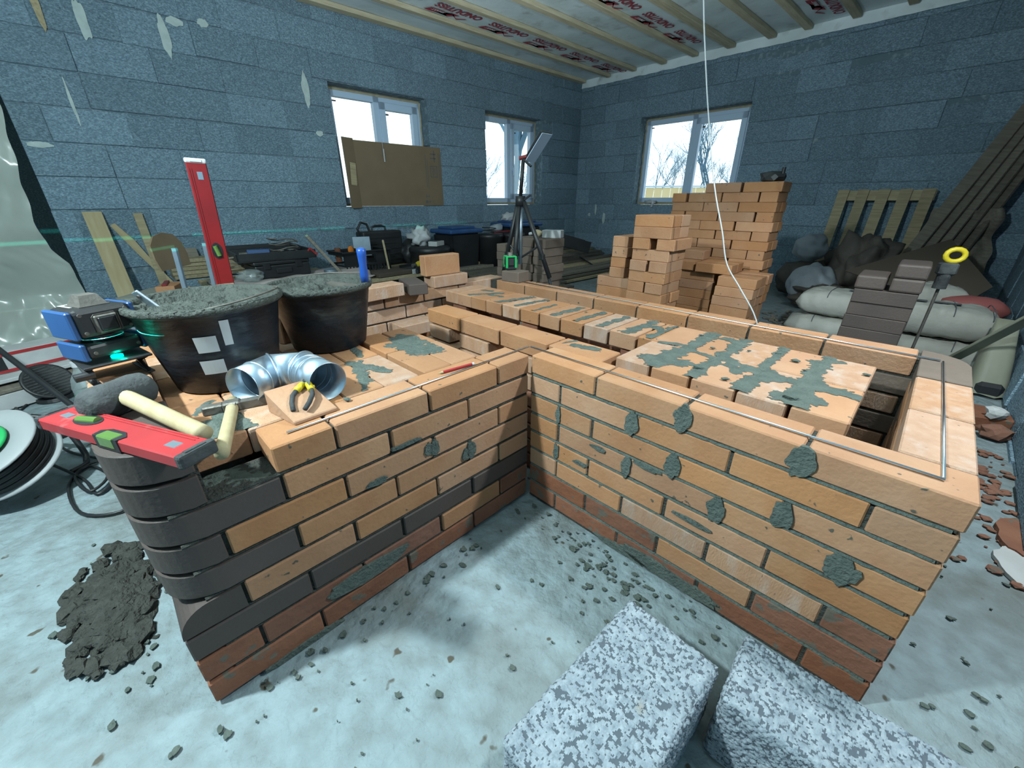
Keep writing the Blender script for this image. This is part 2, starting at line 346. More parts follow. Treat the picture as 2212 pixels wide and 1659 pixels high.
# windows
def window(name, L0, w, left, sash_right=True, handle=True):
    root = bpy.data.objects.new(name, None); COL.objects.link(root); tag(root, kind='structure')
    if left: root.location = RW(0, L0, 0); root.rotation_euler = (0, 0, RA+PI/2)
    else: root.location = RW(L0, 0, 0); root.rotation_euler = (0, 0, RA)
    z0, z1 = 1.05, 2.235; d0, d1 = .155, .225; x0, x1 = .02, w-.02; mx = w*.50
    f = B()
    f.box(x0, x1, d0, d1, z0, z0+.07, .004).box(x0, x1, d0, d1, z1-.07, z1, .004).box(x0, x0+.065, d0, d1, z0, z1, .004).box(x1-.065, x1, d0, d1, z0, z1, .004).box(mx-.04, mx+.04, d0, d1, z0, z1, .004)
    f.done('frame', PVC, root)
    a, c = mx+.032, x1-.05; s = B(); e0 = d0-.018
    for q in ((a, c, z0+.055, z0+.135), (a, c, z1-.135, z1-.055), (a, a+.075, z0+.055, z1-.055), (c-.075, c, z0+.055, z1-.055)): s.box(q[0], q[1], e0, d1-.02, q[2], q[3], .004)
    sa = s.done('sash', PVC, root)
    B().box(x0+.06, mx-.035, d0+.03, d0+.036, z0+.065, z1-.065).done('pane', GLASS, root)
    B().box(a+.07, c-.07, d0+.02, d0+.026, z0+.13, z1-.13).done('pane', GLASS, sa)
    B().box(x0+.075, x0+.12, d0+.024, d0+.028, z1-.115, z1-.10).done('sticker', KINK, root)
    B().box(a+.085, a+.13, d0+.014, d0+.018, z1-.185, z1-.165).done('sticker', KINK, sa)
    B().box(a+.022, a+.05, e0-.012, e0, 1.52, 1.60, .003).box(a+.027, a+.045, e0-.035, e0-.015, 1.45, 1.57, .004).box(a+.03, a+.042, e0-.03, e0-.005, 1.545, 1.565).done('handle', PVC, root)
    fo = B()
    def strip(p, q, n=26, r=.018):
        p, q = Vector(p), Vector(q); fo.tube([p.lerp(q, i/n)+Vector((.008*noise.noise(Vector((i*.9, p.x*3, p.z)))*2, .004*noise.noise(Vector((i*.8, 5, p.z))), .008*noise.noise(Vector((i, 9, p.x))))) for i in range(n+1)], r, 6)
    strip((w-.012, .165, z0-.01), (w-.012, .165, z1)); strip((.012, .165, z0-.01), (.012, .165, z1)); strip((.02, .165, z1+.005), (w-.02, .165, z1+.005)); strip((.02, .165, z0-.012), (w-.02, .165, z0-.012))
    fo.done('foam_strip', FOAM, root); return root
window('window_1', 4.44, 1.25, True); window('window_2', 2.21, 1.22, True); window('window_3', 1.21, 1.61, False)

# outside
gnd = B().box(-80, 60, -60, 90, -.5, -.35).done('ground_outside', LAWN); tag(gnd, kind='structure')
def tree(name, label, cat, loc, h, seed, spread=.5, depth=6, r=.09, lean=(0, 0), nb=3, group=None):
    rng = random.Random(seed); b = B()
    def grow(p, d, ln, rad, k):
        pts = [p]; dd = d.copy()
        for i in range(3):
            dd = (dd+Vector((rng.uniform(-.18, .18), rng.uniform(-.18, .18), rng.uniform(-.05, .1)))).normalized(); p = p+dd*ln/3; pts.append(p)
        b.tube(pts, rad, 5 if rad > .03 else 3, r_end=rad*.7)
        if k <= 0: return
        for j in range(nb if k > 1 else 2):
            t = dd+Vector((rng.uniform(-1, 1), rng.uniform(-1, 1), rng.uniform(-.15, .7)))*spread
            st = pts[-1] if j < 2 else pts[2]
            grow(st, t.normalized(), ln*rng.uniform(.62, .85), rad*.62, k-1)
    grow(Vector((0, 0, -.36)), Vector((lean[0], lean[1], 1)).normalized(), h*.30, r, depth)
    o = b.done(name, BARK, None, loc); return tag(o, label, cat, group)
tree('bare_tree', 'bare forked tree close outside the narrower window on the left wall', 'tree', (-10.2, 9.6, 0), 8.5, 11, .75, 6, .17, (.25, .1))
for i, (x, y, h) in enumerate([(-14.5, 15.5, 3.6), (-16, 14.2, 3.9), (-17.5, 13.0, 3.8), (-13.8, 16.8, 3.8)]):
    tree('bare_bush', 'bare bush of the thicket outside the narrower window on the left wall', 'bush', (x, y, 0), h, 30+i, .8, 6, .05, group='thicket outside the left wall')
for i, (x, y, h) in enumerate([(-14.6, 25.6, 4.6), (-13.2, 26.4, 4.9), (-12.6, 27.6, 4.7), (-15.8, 25.0, 3.6), (-11.4, 29.5, 4.6), (-9.4, 30.5, 4.6)]):
    tree('bare_bush', 'bare bushy tree in the row beyond the tan fence outside', 'tree', (x, y, 0), h, 50+i, .75, 6, .06, group='bushes beyond the fence')
tree('bare_tree', 'tallest slim bare tree beyond the tan fence, seen behind the hanging cable', 'tree', (-11.3, 29.8, 0), 7.2, 71, .55, 6, .12, nb=3)
tree('bare_tree', 'bare tree at right edge of the right window beyond the fence', 'tree', (-9.0, 31.0, 0), 5.6, 74, .6, 6, .09)
fe = thing('metal_fence', 'tan profiled metal fence across the yard outside the right window', 'fence')
p, q = Vector((-16.6, 17.5, 0)), Vector((-4.2, 27.6, 0)); nF = 36
ang = math.atan2(q.y-p.y, q.x-p.x)
for i in range(nF):
    c = p.lerp(q, (i+.5)/nF); piece('panel', (q-p).length/nF-.015, .03, 2.05, FENCE, fe, (c.x, c.y, .68), (0, 0, ang), .004)
c = (p+q)/2; B().box(-(q-p).length/2, (q-p).length/2, -.05, .05, 1.72, 1.80).done('cap_rail', PVC, fe, (c.x, c.y, 0), (0, 0, ang))

# ================================================================ the masonry stove under construction
st = thing('masonry_stove', 'half-built L-shaped brick stove filling the middle of the room', 'stove')
def brick(x0, x1, y0, y1, top, m=BR, h=.066, j=1):
    return piece('brick', x1-x0, y1-y0, h, m, st, ((x0+x1)/2+rnd(.0012)*j, (y0+y1)/2+rnd(.0012)*j, top-h/2+rnd(.0008)*j), (rnd(.002)*j, rnd(.002)*j, rnd(.004)*j), .0035)
def run(axis, s0, cuts, lo, hi, top, mats, gap=.008):
    """bricks along x or y from s0 through the cut positions"""
    a = s0
    for i, c in enumerate(cuts):
        m = mats[i % len(mats)] if isinstance(mats, (list, tuple)) else mats
        p, q = min(a, c)+gap/2, max(a, c)-gap/2
        if axis == 'x': brick(p, q, lo, hi, top, m)
        else: brick(lo, hi, p, q, top, m)
        a = c
CZ = [.075*(k+1) for k in range(9)]
XE = 1.067; YE = -1.068; XL = -1.32; YF = 1.012
A = [.268, .537, .804, XE]; Bc = [.134, .403, .671, .938]
# right wing, face towards the viewer (courses 1..8 from the floor)
fm_ = {0: [BRED]*5, 1: [BRED, BRED, BR, BRED, BRED], 2: [BR, BR, BP, BP, BRED], 3: [BR]*5, 4: [BR]*5, 5: [BR]*5, 6: [BR]*5, 7: [BR]*5}
for k in range(8):
    if k % 2 == 1: run('x', 0, A, .002, .12, CZ[k], fm_[k])
    else:
        run('x', 0, Bc, .002, .12, CZ[k], fm_[k]); brick(.942, XE-.004, .002, .25, CZ[k], fm_[k][4])
# left wing, face towards the right: bricks run towards the viewer
la = [-.15, -.413, -.679]; lb = [-.277, -.544, -.811]
lm = {0: [BRED]*5, 1: [BRED, BR, BRED, BRED], 2: [BK, BK, BK, BK], 3: [BR, BR, BR, BR], 4: [BR]*4, 5: [BR]*4, 6: [BR]*4, 7: [BR]*4}
def round_brick(x0, x1, y0, y1, top, rad, corner, m=BK, h=.066):
    """brick with one rounded vertical corner"""
    cx, cy = corner; sx = -1 if cx > (x0+x1)/2 else 1; sy = -1 if cy > (y0+y1)/2 else 1
    pts = []
    for i in range(9):
        t = PI/2*i/8; pts.append((cx+sx*rad*(1-math.sin(t)), cy+sy*rad*(1-math.cos(t))))
    ox, oy = (x0 if sx < 0 else x1), (y0 if sy < 0 else y1)
    poly = [(pts[0][0], cy), *pts[1:-1], (cx, pts[-1][1]), (cx, oy), (ox, oy), (ox, cy)]
    b = B().prism(poly, top-h, top); bmesh.ops.bevel(b.bm, geom=[e for e in b.bm.edges], offset=.0025, segments=1, affect='EDGES')
    return b.done('rounded_brick', m, st)
for k in range(8):
    up = 7-k
    if up % 2 == 0:
        cuts = la+([-.82] if k == 7 else [-.942])
        run('y', 0, cuts, -.12, -.002, CZ[k], lm[k])
        if k == 5: round_brick(-.25, -.001, YE, -.946, CZ[k], .10, (-.001, YE))
        if k == 1: brick(-.25, -.002, YE, -.946, CZ[k], BRED)
        if k == 3:
            M = Matrix(((0, 0, 1, 0), (1, 0, 0, 0), (0, 1, 0, 0), (0, 0, 0, 1)))
            pts = [(YE+.062*(1-math.sin(PI/2*i/8)), CZ[k]-.062*(1-math.cos(PI/2*i/8))) for i in range(9)]
            poly = [(YE, CZ[k]-.066)]+[(YE, CZ[k]-.062)]+pts[::-1][1:-1]+[(YE+.062, CZ[k]), (-.946, CZ[k]), (-.946, CZ[k]-.066)]
            B().prism(poly, -.25, -.001, M).done('rounded_brick', BK, st)
    else:
        run('y', 0, lb, -.12, -.002, CZ[k], lm[k])
        if k == 6: round_brick(-.12, -.001, YE, -.815, CZ[k], .10, (-.001, YE))
        elif k == 4: round_brick(-.12, -.001, YE, -.815, CZ[k], .10, (-.001, YE))
        else: brick(-.12, -.002, YE, -.815, CZ[k], BK if k == 2 else BRED)
for a_, c_ in ((-.51, -.258), (-.77, -.518)): brick(a_, c_, YE, -.948, CZ[8], BR)
for k in (7, 8): round_brick(-.25, -.001, YE, -.945, CZ[k], .10, (-.001, YE))
# right end of the wing and its far rounded corner
for k in range(8):
    if k % 2 == 1: run('y', .125, [.404, .692], .946, XE-.003, CZ[k], [BP if k == 7 else BR])
    else: run('y', .258, [.52, .80], .946, XE-.003, CZ[k], [BR])
    if k % 2 == 1: round_brick(.947, XE-.001, .700, YF, CZ[k], .11, (XE-.001, YF), BRN)
    else: round_brick(.70, XE-.001, .892, YF, CZ[k], .11, (XE-.001, YF), BRN); brick(.947, XE-.003, .806, .886, CZ[k])
# far long wall
for k in range(8):
    if k % 2 == 1: run('x', .942, [.68, .42, .16, -.10, -.36, -.62, -.88, -1.14], .892, YF, CZ[k], [BR if k == 7 else BP])
    elif k == 6: run('x', .695, [.55, .29, .03, -.23, -.49, -.75, -1.01], .892, YF, CZ[k], [BR])
# far left wall, running towards the viewer
for k in range(8):
    o = .13 if k % 2 else 0
    cuts = [YF-.26*i-o for i in range(1, 8)]
    for i, c in enumerate(cuts):
        if k == 3 and 1 <= i <= 2: continue
        hi_ = YF if i == 0 else cuts[i-1]
        if hi_-c > .05 and c > -1.0: brick(XL, -1.2, c+.004, hi_-.004, CZ[k], random.choice((BP, BP, BR)))
# flat course over the flue: headers side by side, then the double slab
x = -1.10
for i in range(11):
    w = .118; brick(x, x+w, .445, .695, .6, BR if i % 4 else BP); x += w+(.003 if i < 3 else .010)
xs = [.215+.1285*i for i in range(6)]
for i in range(5):
    brick(xs[i]+.004, xs[i+1]-.004, .192, .440, .6, BP if i in (0, 3) else BR)
    brick(xs[i]+.004, xs[i+1]-.004, .448, .696, .6, BP if i in (2, 4) else BR)
# row between flue and left wing, on spaced bricks
run('x', -.81, [-.55, -.29], .122, .238, .6, BR); run('x', -.29, [-.03, .21], .126, .242, .6, BR)
for a, c in ((-.80, -.64), (-.56, -.36), (-.26, -.06)): brick(a, c, .122, .238, .525, BP)
run('x', -.83, [-.57, -.31, -.05], .122, .238, .45, BP)
brick(-1.19, -1.07, .122, .37, .45, BP); brick(-1.0, -.88, -.02, .2, .375, BP)
# hearth slabs in the left wing
for (a, c) in ((-.600, -.367), (-.361, -.126)):
    for (d, e) in ((-.345, -.243), (-.238, -.136)): brick(a, c, d, e, .6, BR)
for ci, (a, c) in enumerate(((-.377, -.126), (-.635, -.383), (-.893, -.641), (-1.15, -.90))):
    for r_ in range(6):
        d = -.365-.1165*r_
        if r_ == 5 and ci < 3:
            if ci: brick(a, c, YE, d, .6, BR)
            continue
        brick(a, c, d-.1125, d, .6, BR if (r_+ci) % 3 else BP)
# mortar: recessed cores of the walls and supports nobody sees into
co = B()
co.box(.004, XE-.012, .006, .11, 0, .5275); co.box(-.11, -.012, YE+.09, -.004, 0, .5275)
co.box(-.11, -.012, -.815, -.004, .52, .592); co.box(.004, XE-.012, .006, .11, .52, .594)
co.box(.955, XE-.012, .11, .72, 0, .592); co.box(-1.3, .95, .90, 1.0, 0, .592); co.box(XL+.012, -1.21, -1.0, .30, 0, .22); co.box(XL+.012, -1.21, -1.0, .18, .31, .592); co.box(XL+.012, -1.21, .72, 1.0, 0, .592)
co.box(XL+.012, -1.21, .2, .72, .31, .592)
co.box(-.11, -.012, YE+.10, -.94, .52, .66)
co.done('mortar_joints', MORD, st)
hb = B()
def piers(x0, x1, y0, y1, z1):
    z = .009
    while z < z1-.02:
        hb.box(x0, x1, y0, y1, z, min(z+.066, z1), .003); z += .075
piers(-1.28, .94, 1.013-.12, 1.008, .36)
for q in ((.30, .80, .30, .42, .53), (.30, .80, .55, .67, .53), (-1.05, -.93, .46, .66, .53), (-.5, -.38, .46, .66, .53), (.08, .2, .46, .66, .53), (-.82, -.05, .125, .235, .375),
          (-.58, -.16, -.32, -.22, .53), (-1.13, -.15, -.47, -.38, .53), (-1.13, -.26, -.75, -.66, .53), (-1.29, -.26, YE+.01, YE+.11, .53)): piers(*q)
hb.done('inner_brickwork', BRED, st)['kind'] = 'stuff'
# mortar smears, each a thin lump of its own
def smear(poly, z, t=.004, m=MOR):
    b = B().prism(poly, z-.002, z+t); bmesh.ops.triangulate(b.bm, faces=[f for f in b.bm.faces if len(f.verts) > 4])
    return b.done('mortar_smear', m, st)
def streak(p, q, w, seed, z=.6, t=.004, m=MOR):
    p, q = Vector(p), Vector(q); d = (q-p).normalized(); nn = Vector((-d.y, d.x)); Ln = (q-p).length; N_ = 14; L_, R_ = [], []
    for i in range(N_+1):
        u = i/N_; e = min(1, 6*u+.15, 6*(1-u)+.15)
        wl_ = w*e*(1+.7*noise.noise(Vector((u*5, seed, 0)))); wr_ = w*e*(1+.7*noise.noise(Vector((u*5, seed, 9))))
        c = p+d*Ln*u; L_.append((c+nn*wl_)[:]); R_.append((c-nn*wr_)[:])
    return smear(L_+R_[::-1], z, t+.0015*(seed % 3), m)
def smear_field(x0, x1, y0, y1, z, caps, areas, seed=0, cell=.0028, thick=.005, rag=.62, m=MOR):
    """thin ragged layer of mortar: strokes broken up by noise, kept on the given brick areas"""
    nx, ny = int((x1-x0)/cell), int((y1-y0)/cell); val = {}
    cs = [(Vector(p), Vector(q)-Vector(p), w) for p, q, w in caps]
    for i in range(nx+1):
        for j in range(ny+1):
            x, y = x0+i*cell, y0+j*cell
            if not any(a <= x <= b_ and c <= y <= d for a, b_, c, d in areas): continue
            best = -9; P = Vector((x, y))
            for p, d, w in cs:
                t = max(0, min(1, (P-p).dot(d)/max(1e-9, d.length_squared))); best = max(best, 1-(P-p-d*t).length/(w*.82))
            if best < -.6: continue
            q = Vector((x, y, seed)); f = best+rag*noise.noise(q*26)+.38*noise.noise(q*75)
            if f > .12: val[i, j] = f
    b = B(); vs = {}
    def V(k):
        if k not in vs:
            i, j = k; x, y = x0+i*cell, y0+j*cell; vs[k] = b.bm.verts.new((x, y, z+.0006+min(thick, thick*1.1*(val[k]-.12))*(.75+.5*noise.noise(Vector((x*60, y*60, seed+3))))))
        return vs[k]
    for (i, j) in val:
        ks = ((i, j), (i+1, j), (i+1, j+1), (i, j+1))
        if all(k in val for k in ks): b.bm.faces.new([V(k) for k in ks])
    return b.done('mortar_smear', m, st, smooth=True)
SLAB = [(.218, .855, .194, .698)]
smear_field(.21, .86, .19, .70, .6, [((.33, .22), (.35, .44), .050), ((.30, .27), (.40, .30), .05), ((.465, .195), (.475, .70), .034), ((.60, .42), (.60, .69), .026), ((.36, .43), (.85, .37), .026), ((.60, .20), (.62, .40), .042), ((.735, .20), (.73, .42), .052), ((.70, .24), (.76, .27), .05), ((.725, .44), (.735, .68), .038), ((.25, .445), (.36, .47), .022), ((.35, .46), (.36, .70), .040), ((.50, .43), (.55, .33), .03), ((.76, .40), (.84, .39), .032), ((.56, .38), (.66, .36), .030), ((.70, .60), (.76, .66), .03), ((.41, .66), (.48, .64), .03)], SLAB, 1)
FL = [(-1.10, .215, .446, .694)]
smear_field(-1.10, .22, .44, .70, .6, [((.20, .46), (.215, .69), .034), ((.095, .46), (.11, .69), .034), ((-.03, .47), (-.02, .66), .026), ((-.15, .45), (-.14, .66), .026), ((-.28, .46), (-.27, .66), .030), ((-.40, .45), (-.40, .62), .018), ((-.53, .47), (-.51, .67), .026), ((-.66, .46), (-.60, .66), .030), ((-.90, .47), (-.80, .62), .026), ((-.82, .55), (-.74, .56), .024), ((-.95, .60), (-.88, .62), .02), ((.14, .62), (.19, .58), .03)], FL, 2)
HE = [(-.60, -.128, -.343, -.138)]
smear_field(-.60, -.12, -.345, -.135, .6, [((-.46, -.22), (-.30, -.24), .075), ((-.42, -.28), (-.27, -.20), .05), ((-.50, -.20), (-.40, -.19), .04)], HE, 3, thick=.003, rag=.5)
smear_field(-.62, -.13, -.70, -.365, .6, [((-.36, -.44), (-.13, -.535), .016), ((-.36, -.47), (-.22, -.42), .026), ((-.31, -.47), (-.20, -.50), .030), ((-.50, -.40), (-.40, -.42), .02)], [(-.63, -.128, -.70, -.367)], 4, thick=.003)
smear_field(-.40, -.13, -.94, -.70, .6, [((-.26, -.85), (-.14, -.83), .034), ((-.22, -.875), (-.15, -.88), .04), ((-.36, -.86), (-.30, -.90), .02)], [(-.375, -.128, -.945, -.70)], 5, thick=.004)
smear_field(-.119, -.002, -.945, -.824, .525, [((-.10, -.92), (-.03, -.84), .09)], [(-.118, -.003, -.945, -.824)], 6, thick=.004, rag=.3)
smear_field(.0, .25, .124, .242, .6, [((.05, .19), (.12, .20), .035), ((-.01, .15), (.02, .23), .012)], [(-.03, .21, .127, .241)], 7, thick=.003)
# lumps of mortar left on the slab
lp = B()
for x, y, r in [(.46, .28, .012), (.55, .245, .010), (.66, .56, .011), (.72, .24, .014), (.60, .60, .007), (.33, .62, .007), (.42, .50, .007), (.84, .58, .008), (.52, .56, .006), (-.2, .6, .006), (.70, .49, .006), (-.105, -.60, .010)]:
    lp.ball((x, y, .603+r*.3), r, 1, (1.4, .9, .5), .5, 3, x)
lp.done('mortar_lumps', MOR, st, smooth=False)['kind'] = 'stuff'
# mortar squeezed over the face joints
def face_smear(s, z, ws, hs, seed, right=True):
    if right: M = Matrix.Translation((s, 0, z)) @ Matrix.Rotation(PI/2, 4, 'X')
    else: M = Matrix.Translation((0, s, z)) @ Matrix.Rotation(PI/2, 4, 'Z') @ Matrix.Rotation(PI/2, 4, 'X')
    b = B().prism(blob(0, 0, ws, hs, seed, 26, .35), -.006, .0035, M); bmesh.ops.triangulate(b.bm, faces=[f for f in b.bm.faces if len(f.verts) > 4]); b.done('mortar_smear', MOR, st)
for i, (s, z, w, h) in enumerate([(.540, .566, .024, .036), (.806, .565, .026, .038), (.403, .492, .020, .036), (.134, .417, .010, .034), (.405, .343, .016, .036), (.540, .415, .022, .036), (.671, .343, .024, .036), (.806, .413, .022, .036), (.937, .342, .032, .036), (.134, .267, .012, .034), (.30, .36, .03, .008), (.58, .03, .16, .026), (.42, .015, .10, .012), (.24, .27, .03, .008), (.62, .268, .05, .008), (.47, .372, .04, .007)]):
    face_smear(s, z, w, h, i+5)
for i, (s, z, w, h) in enumerate([(-.413, .417, .016, .026), (-.277, .343, .018, .03), (-.435, .42, .014, .022), (-.30, .335, .014, .02), (-.50, .47, .05, .006), (-.60, .395, .03, .010), (-.67, .115, .13, .026), (-.87, .005, .1, .01)]):
    face_smear(s, z, w, h, i+31, False)
# joint bars in the facing: mortar proud in some bed joints
for k in range(1, 8):
    b = B(); n = 60
    pts = [(.01+1.04*i/n, .006+.003*noise.noise(Vector((i*.7, k, 0))), .075*k+.0035+.0012*noise.noise(Vector((i*.4, k, 5)))) for i in range(n+1)]
    b.tube(pts, .0052, 5); b.done('bed_joint', MOR, st)
    b = B(); pts = [(-.010+.002*noise.noise(Vector((i*.7, k, 7))), -.01-1.0*i/n, .075*k+.0035) for i in range(n+1)]
    b.tube(pts, .0052, 5); b.done('bed_joint', MORD, st)

# ================================================================ things on the stove
def tub(loc, rt, rb, h, label, seed, rz=0):
    t = thing('mortar_tub', label, 'tub', loc, rz)
    B().lathe([(0, 0), (rb-.01, 0), (rb, .006), (rb+(rt-rb)*.5, h*.5), (rt-.004, h-.022), (rt+.006, h-.018), (rt+.008, h-.006), (rt+.003, h), (rt-.004, h-.002), (rt-.010, h-.03), (rb-.006, .010), (0, .008)], 48).done('shell', DIRT, t, smooth=True)
    b = B()
    def f(u, v):
        r = u*(rt-.013); a = 2*PI*v; x, y = r*math.cos(a), r*math.sin(a)
        z = h-.024+.014*math.sin(1.3*a+seed)*u+.018*noise.noise(Vector((x*14, y*14, seed)))+.013*noise.noise(Vector((x*45, y*45, seed)))+.006*noise.noise(Vector((x*110, y*110, seed)))
        if u > .86: z = h-.010+.010*noise.noise(Vector((math.cos(a)*6, math.sin(a)*6, seed+4)))
        return (x, y, z)
    b.grid(f, 34, 110); b.done('mortar', MORW, t, smooth=True)
    B().lathe([(rt-.014, h-.02), (rt-.008, h+.001), (rt+.002, h+.0025), (rt+.0095, h-.001), (rt+.0100, h-.012), (rt+.005, h-.0165)], 48).done('caked_rim', MORW, t, smooth=True)
    b = B(); n = 60
    for k in range(n):
        a = 2*PI*k/n; r = rt+.004; b.ball((r*math.cos(a), r*math.sin(a), h+.0005), .004+.003*abs(noise.noise(Vector((k*.7, seed, 0)))), 1, (1.3, 1.3, .45), .5, 3, k)
    o = b.done('rim_mortar', MORW, t, smooth=True); o['kind'] = 'stuff'
    return t
t1 = tub((-.512, -.776, .6), .176, .130, .242, 'nearer black mortar tub, the laser line crossing its side', 1)
B().tube([(.176*math.cos(a), .176*math.sin(a), .246+.010*math.sin(a*2)) for a in [-.4+i*.17 for i in range(15)]], .0025, 6).done('wire_handle', IRON, t1, smooth=True)
for a, z, w, hh in ((-.32, .150, .024, .022), (-.34, .085, .026, .020), (-.02, .175, .010, .034)):
    c = B(); r0 = .130+.046*z/.242+.0012
    c.grid(lambda u, v: ((r0+.046*(v-.5)*hh*2/.242)*math.cos(a+(u-.5)*2*w/r0), (r0+.046*(v-.5)*hh*2/.242)*math.sin(a+(u-.5)*2*w/r0), z+(v-.5)*2*hh), 6, 4); c.done('label_scrap', PAPER, t1)
t2 = tub((-.612, -.432, .6), .166, .125, .224, 'farther black mortar tub with blue-handled trowel', 2)
B().tube([(-.168*math.cos(a), .168*math.sin(a), .226+.006*math.sin(a)) for a in [1.8-i*.2 for i in range(13)]], .0025, 6).done('wire_handle', IRON, t2, smooth=True)
tr = thing('trowel', 'trowel with blue grip standing upright in the farther tub', 'trowel', (-.500, -.318, .805), rot=(.10, .12, .4))
B().lathe([(0, 0), (.0125, .0), (.0145, .03), (.0125, .06), (.015, .095), (.0155, .112), (.010, .118), (0, .118)], 18).done('grip', BLUE, tr, (0, 0, .018), smooth=True)
B().cyl((0, 0, .022), (-.012, -.006, -.004), .006).cyl((-.012, -.006, -.002), (-.055, -.03, -.006), .005).done('neck', STEEL, tr, smooth=True)
B().prism([(-.05, .035), (-.16, .004), (-.16, -.02), (-.05, -.055)], -.010, -.0085).done('blade', IRON, tr)
ba = thing('float_blade', 'grey metal bar sticking out of mortar in the nearer tub', 'tool', (-.565, -.880, .815), rot=(.5, -.35, .5))
B().box(-.011, .011, -.004, .004, -.05, .065, .0015).done('bar', STEEL, ba); B().cyl((0, -.006, .05), (0, .006, .05), .005).done('rivet', IRON, ba)

def spirit_level(name, label, L, loc, rot, m, caps, vials):
    if loc is None:                                             # the upright one: foot, top, broad face towards the right of the room
        p, q = Vector((-1.12, -.628, .600)), Vector((-1.07, -.612, 1.21)); ax_ = (q-p).normalized(); nn_ = Vector((.93, -.10, 0)); nn_ = (nn_-ax_*nn_.dot(ax_)).normalized(); yy = nn_.cross(ax_)
        t = thing(name, label, 'spirit level', p+ax_*.012, rot=Matrix((ax_, yy, nn_)).transposed().to_euler())
    else: t = thing(name, label, 'spirit level', loc, rot=rot)        # along local x, broad faces up and down
    b = B().box(0, L, -.030, .030, 0, .024, .0025)
    b.box(.02, L-.02, .0225, .0245, .0242, .0252).box(.02, L-.02, .0165, .0180, .0242, .0252)
    b.done('profile', m, t)
    for x0, x1, n in ((-.012, .004, 0), (L-.004, L+.012, 1)):
        c = B().box(x0, x1, -.032, .032, -.001, .026, .005, seg=2); c.box(x0+.004, x1-.004, -.018, .018, .0255, .0275, .001); c.done('end_cap', caps, t, smooth=False)
    for x, w, kind in vials:
        if kind == 'edge':
            B().prism([(x-w*.9, -.0315), (x+w*.9, -.0315), (x+w, -.016), (x+w*.5, -.006), (x-w*.5, -.006), (x-w, -.016)], -.0005, .0256).done('vial_housing', BLK, t)
            B().box(x-w*.62, x+w*.62, -.0325, -.012, .004, .0266, .002).done('vial', GVIAL, t)
        else:
            b = B().prism([(x+w*math.cos(a)*1.0, .017*math.sin(a)) for a in [i*PI/10 for i in range(20)]], .022, .0252); b.done('vial_housing', BLK, t)
            B().tube([(x-w*.62, -.004, .024), (x+w*.62, .004, .024)], .008, 10).done('vial', GVIAL, t)
    B().box(.025, .05, -.008, .006, .0238, .0248).done('hang_slot', STEEL, t); B().box(L-.055, L-.03, -.012, .004, .0238, .0248).done('hang_slot', STEEL, t)
    return t
spirit_level('spirit_level', 'short red spirit level lying across the rounded brown corner', .385, (-.262, -1.106, .6775), (0, 0, math.atan2(.164, .338)), REDP, RUB, [(.10, .034, 'flat'), (.205, .036, 'edge')])
spirit_level('spirit_level', 'long dark red spirit level standing upright behind the nearer tub', .60, None, None, REDD, WHITE, [(.3, .03, 'flat')])
# rubber mallet
ml = thing('rubber_mallet', 'black rubber mallet with pale wooden handle lying behind the short level', 'mallet', (-.235, -1.012, .7125))
hd = Vector((-.050, .086, 0)).normalized()
Mh = Matrix.Translation(-hd*.062) @ hd.to_track_quat('Z', 'Y').to_matrix().to_4x4()
B().lathe([(0, 0), (.024, .001), (.033, .010), (.0365, .03), (.035, .062), (.0365, .094), (.033, .114), (.024, .123), (0, .124)], 28, Mh).done('head', RUB, ml, smooth=True)
B().tube([(-.01, -.004, .004), (.04, .016, .003), (.11, .042, -.004), (.19, .072, -.013), (.25, .094, -.018), (.262, .098, -.019)], .0155, 14).done('handle', WOOD, ml, smooth=True)
# hammer
hm = thing('mason_hammer', 'mason hammer with light wooden handle lying beside the wedge-cut brick', 'hammer', (-.262, -.826, .612))
hv = Vector((.045, .148, 0)).normalized(); hn = Vector((-hv.y, hv.x, 0)); Q = Matrix((hv, hn, Vector((0, 0, 1)))).transposed().to_4x4()
B().box(-.062, -.018, -.012, .012, -.012, .012, .003, Q).box(-.02, .02, -.015, .015, -.012, .014, .004, Q).prism([(.018, -.012), (.085, -.009), (.092, -.004), (.092, .004), (.085, .009), (.018, .012)], -.010, .010, Q).done('head', IRON, hm)
B().tube([(-.03, .008, 0), (.03, -.008, .001), (.12, -.033, .006), (.20, -.055, .012), (.262, -.072, .017)], .0135, 12).done('handle', WOOD, hm, smooth=True)
B().cyl((.013, -.012, .012), (.027, .004, .014), .003).done('pin', CHROME, hm)
# galvanised elbow
el = thing('pipe_elbow', 'shiny galvanised pipe elbow lying in front of the nearer tub', 'pipe', (0, 0, 0))
P4 = [Vector((-.268, -.792, .652)), Vector((-.318, -.708, .652)), Vector((-.272, -.640, .652)), Vector((-.146, -.624, .652))]; re = .050
def section(name, a, c, na, nc, inner=False):
    b = B(); d = (c-a).normalized(); rows = []
    u = Vector((0, 0, 1)); w = d.cross(u)
    for base, nn in ((a, na), (c, nc)):
        r = []
        for k in range(36):
            p = u*re*math.cos(2*PI*k/36)+w*re*math.sin(2*PI*k/36)
            s = -(p.dot(nn))/(d.dot(nn)); r.append(b.bm.verts.new(base+p+d*s))
        rows.append(r)
    for k in range(36): b.bm.faces.new((rows[0][k], rows[0][(k+1) % 36], rows[1][(k+1) % 36], rows[1][k]))
    o = b.done(name, STEEL, el, smooth=True); md = o.modifiers.new('wall', 'SOLIDIFY'); md.thickness = .0012
d1 = (P4[1]-P4[0]).normalized(); d2 = (P4[2]-P4[1]).normalized(); d3 = (P4[3]-P4[2]).normalized(); n1 = (d1+d2).normalized(); n2 = (d2+d3).normalized()
section('pipe_section', P4[0], P4[1], d1, n1); section('pipe_section', P4[1], P4[2], n1, n2); section('pipe_section', P4[2], P4[3], n2, d3)
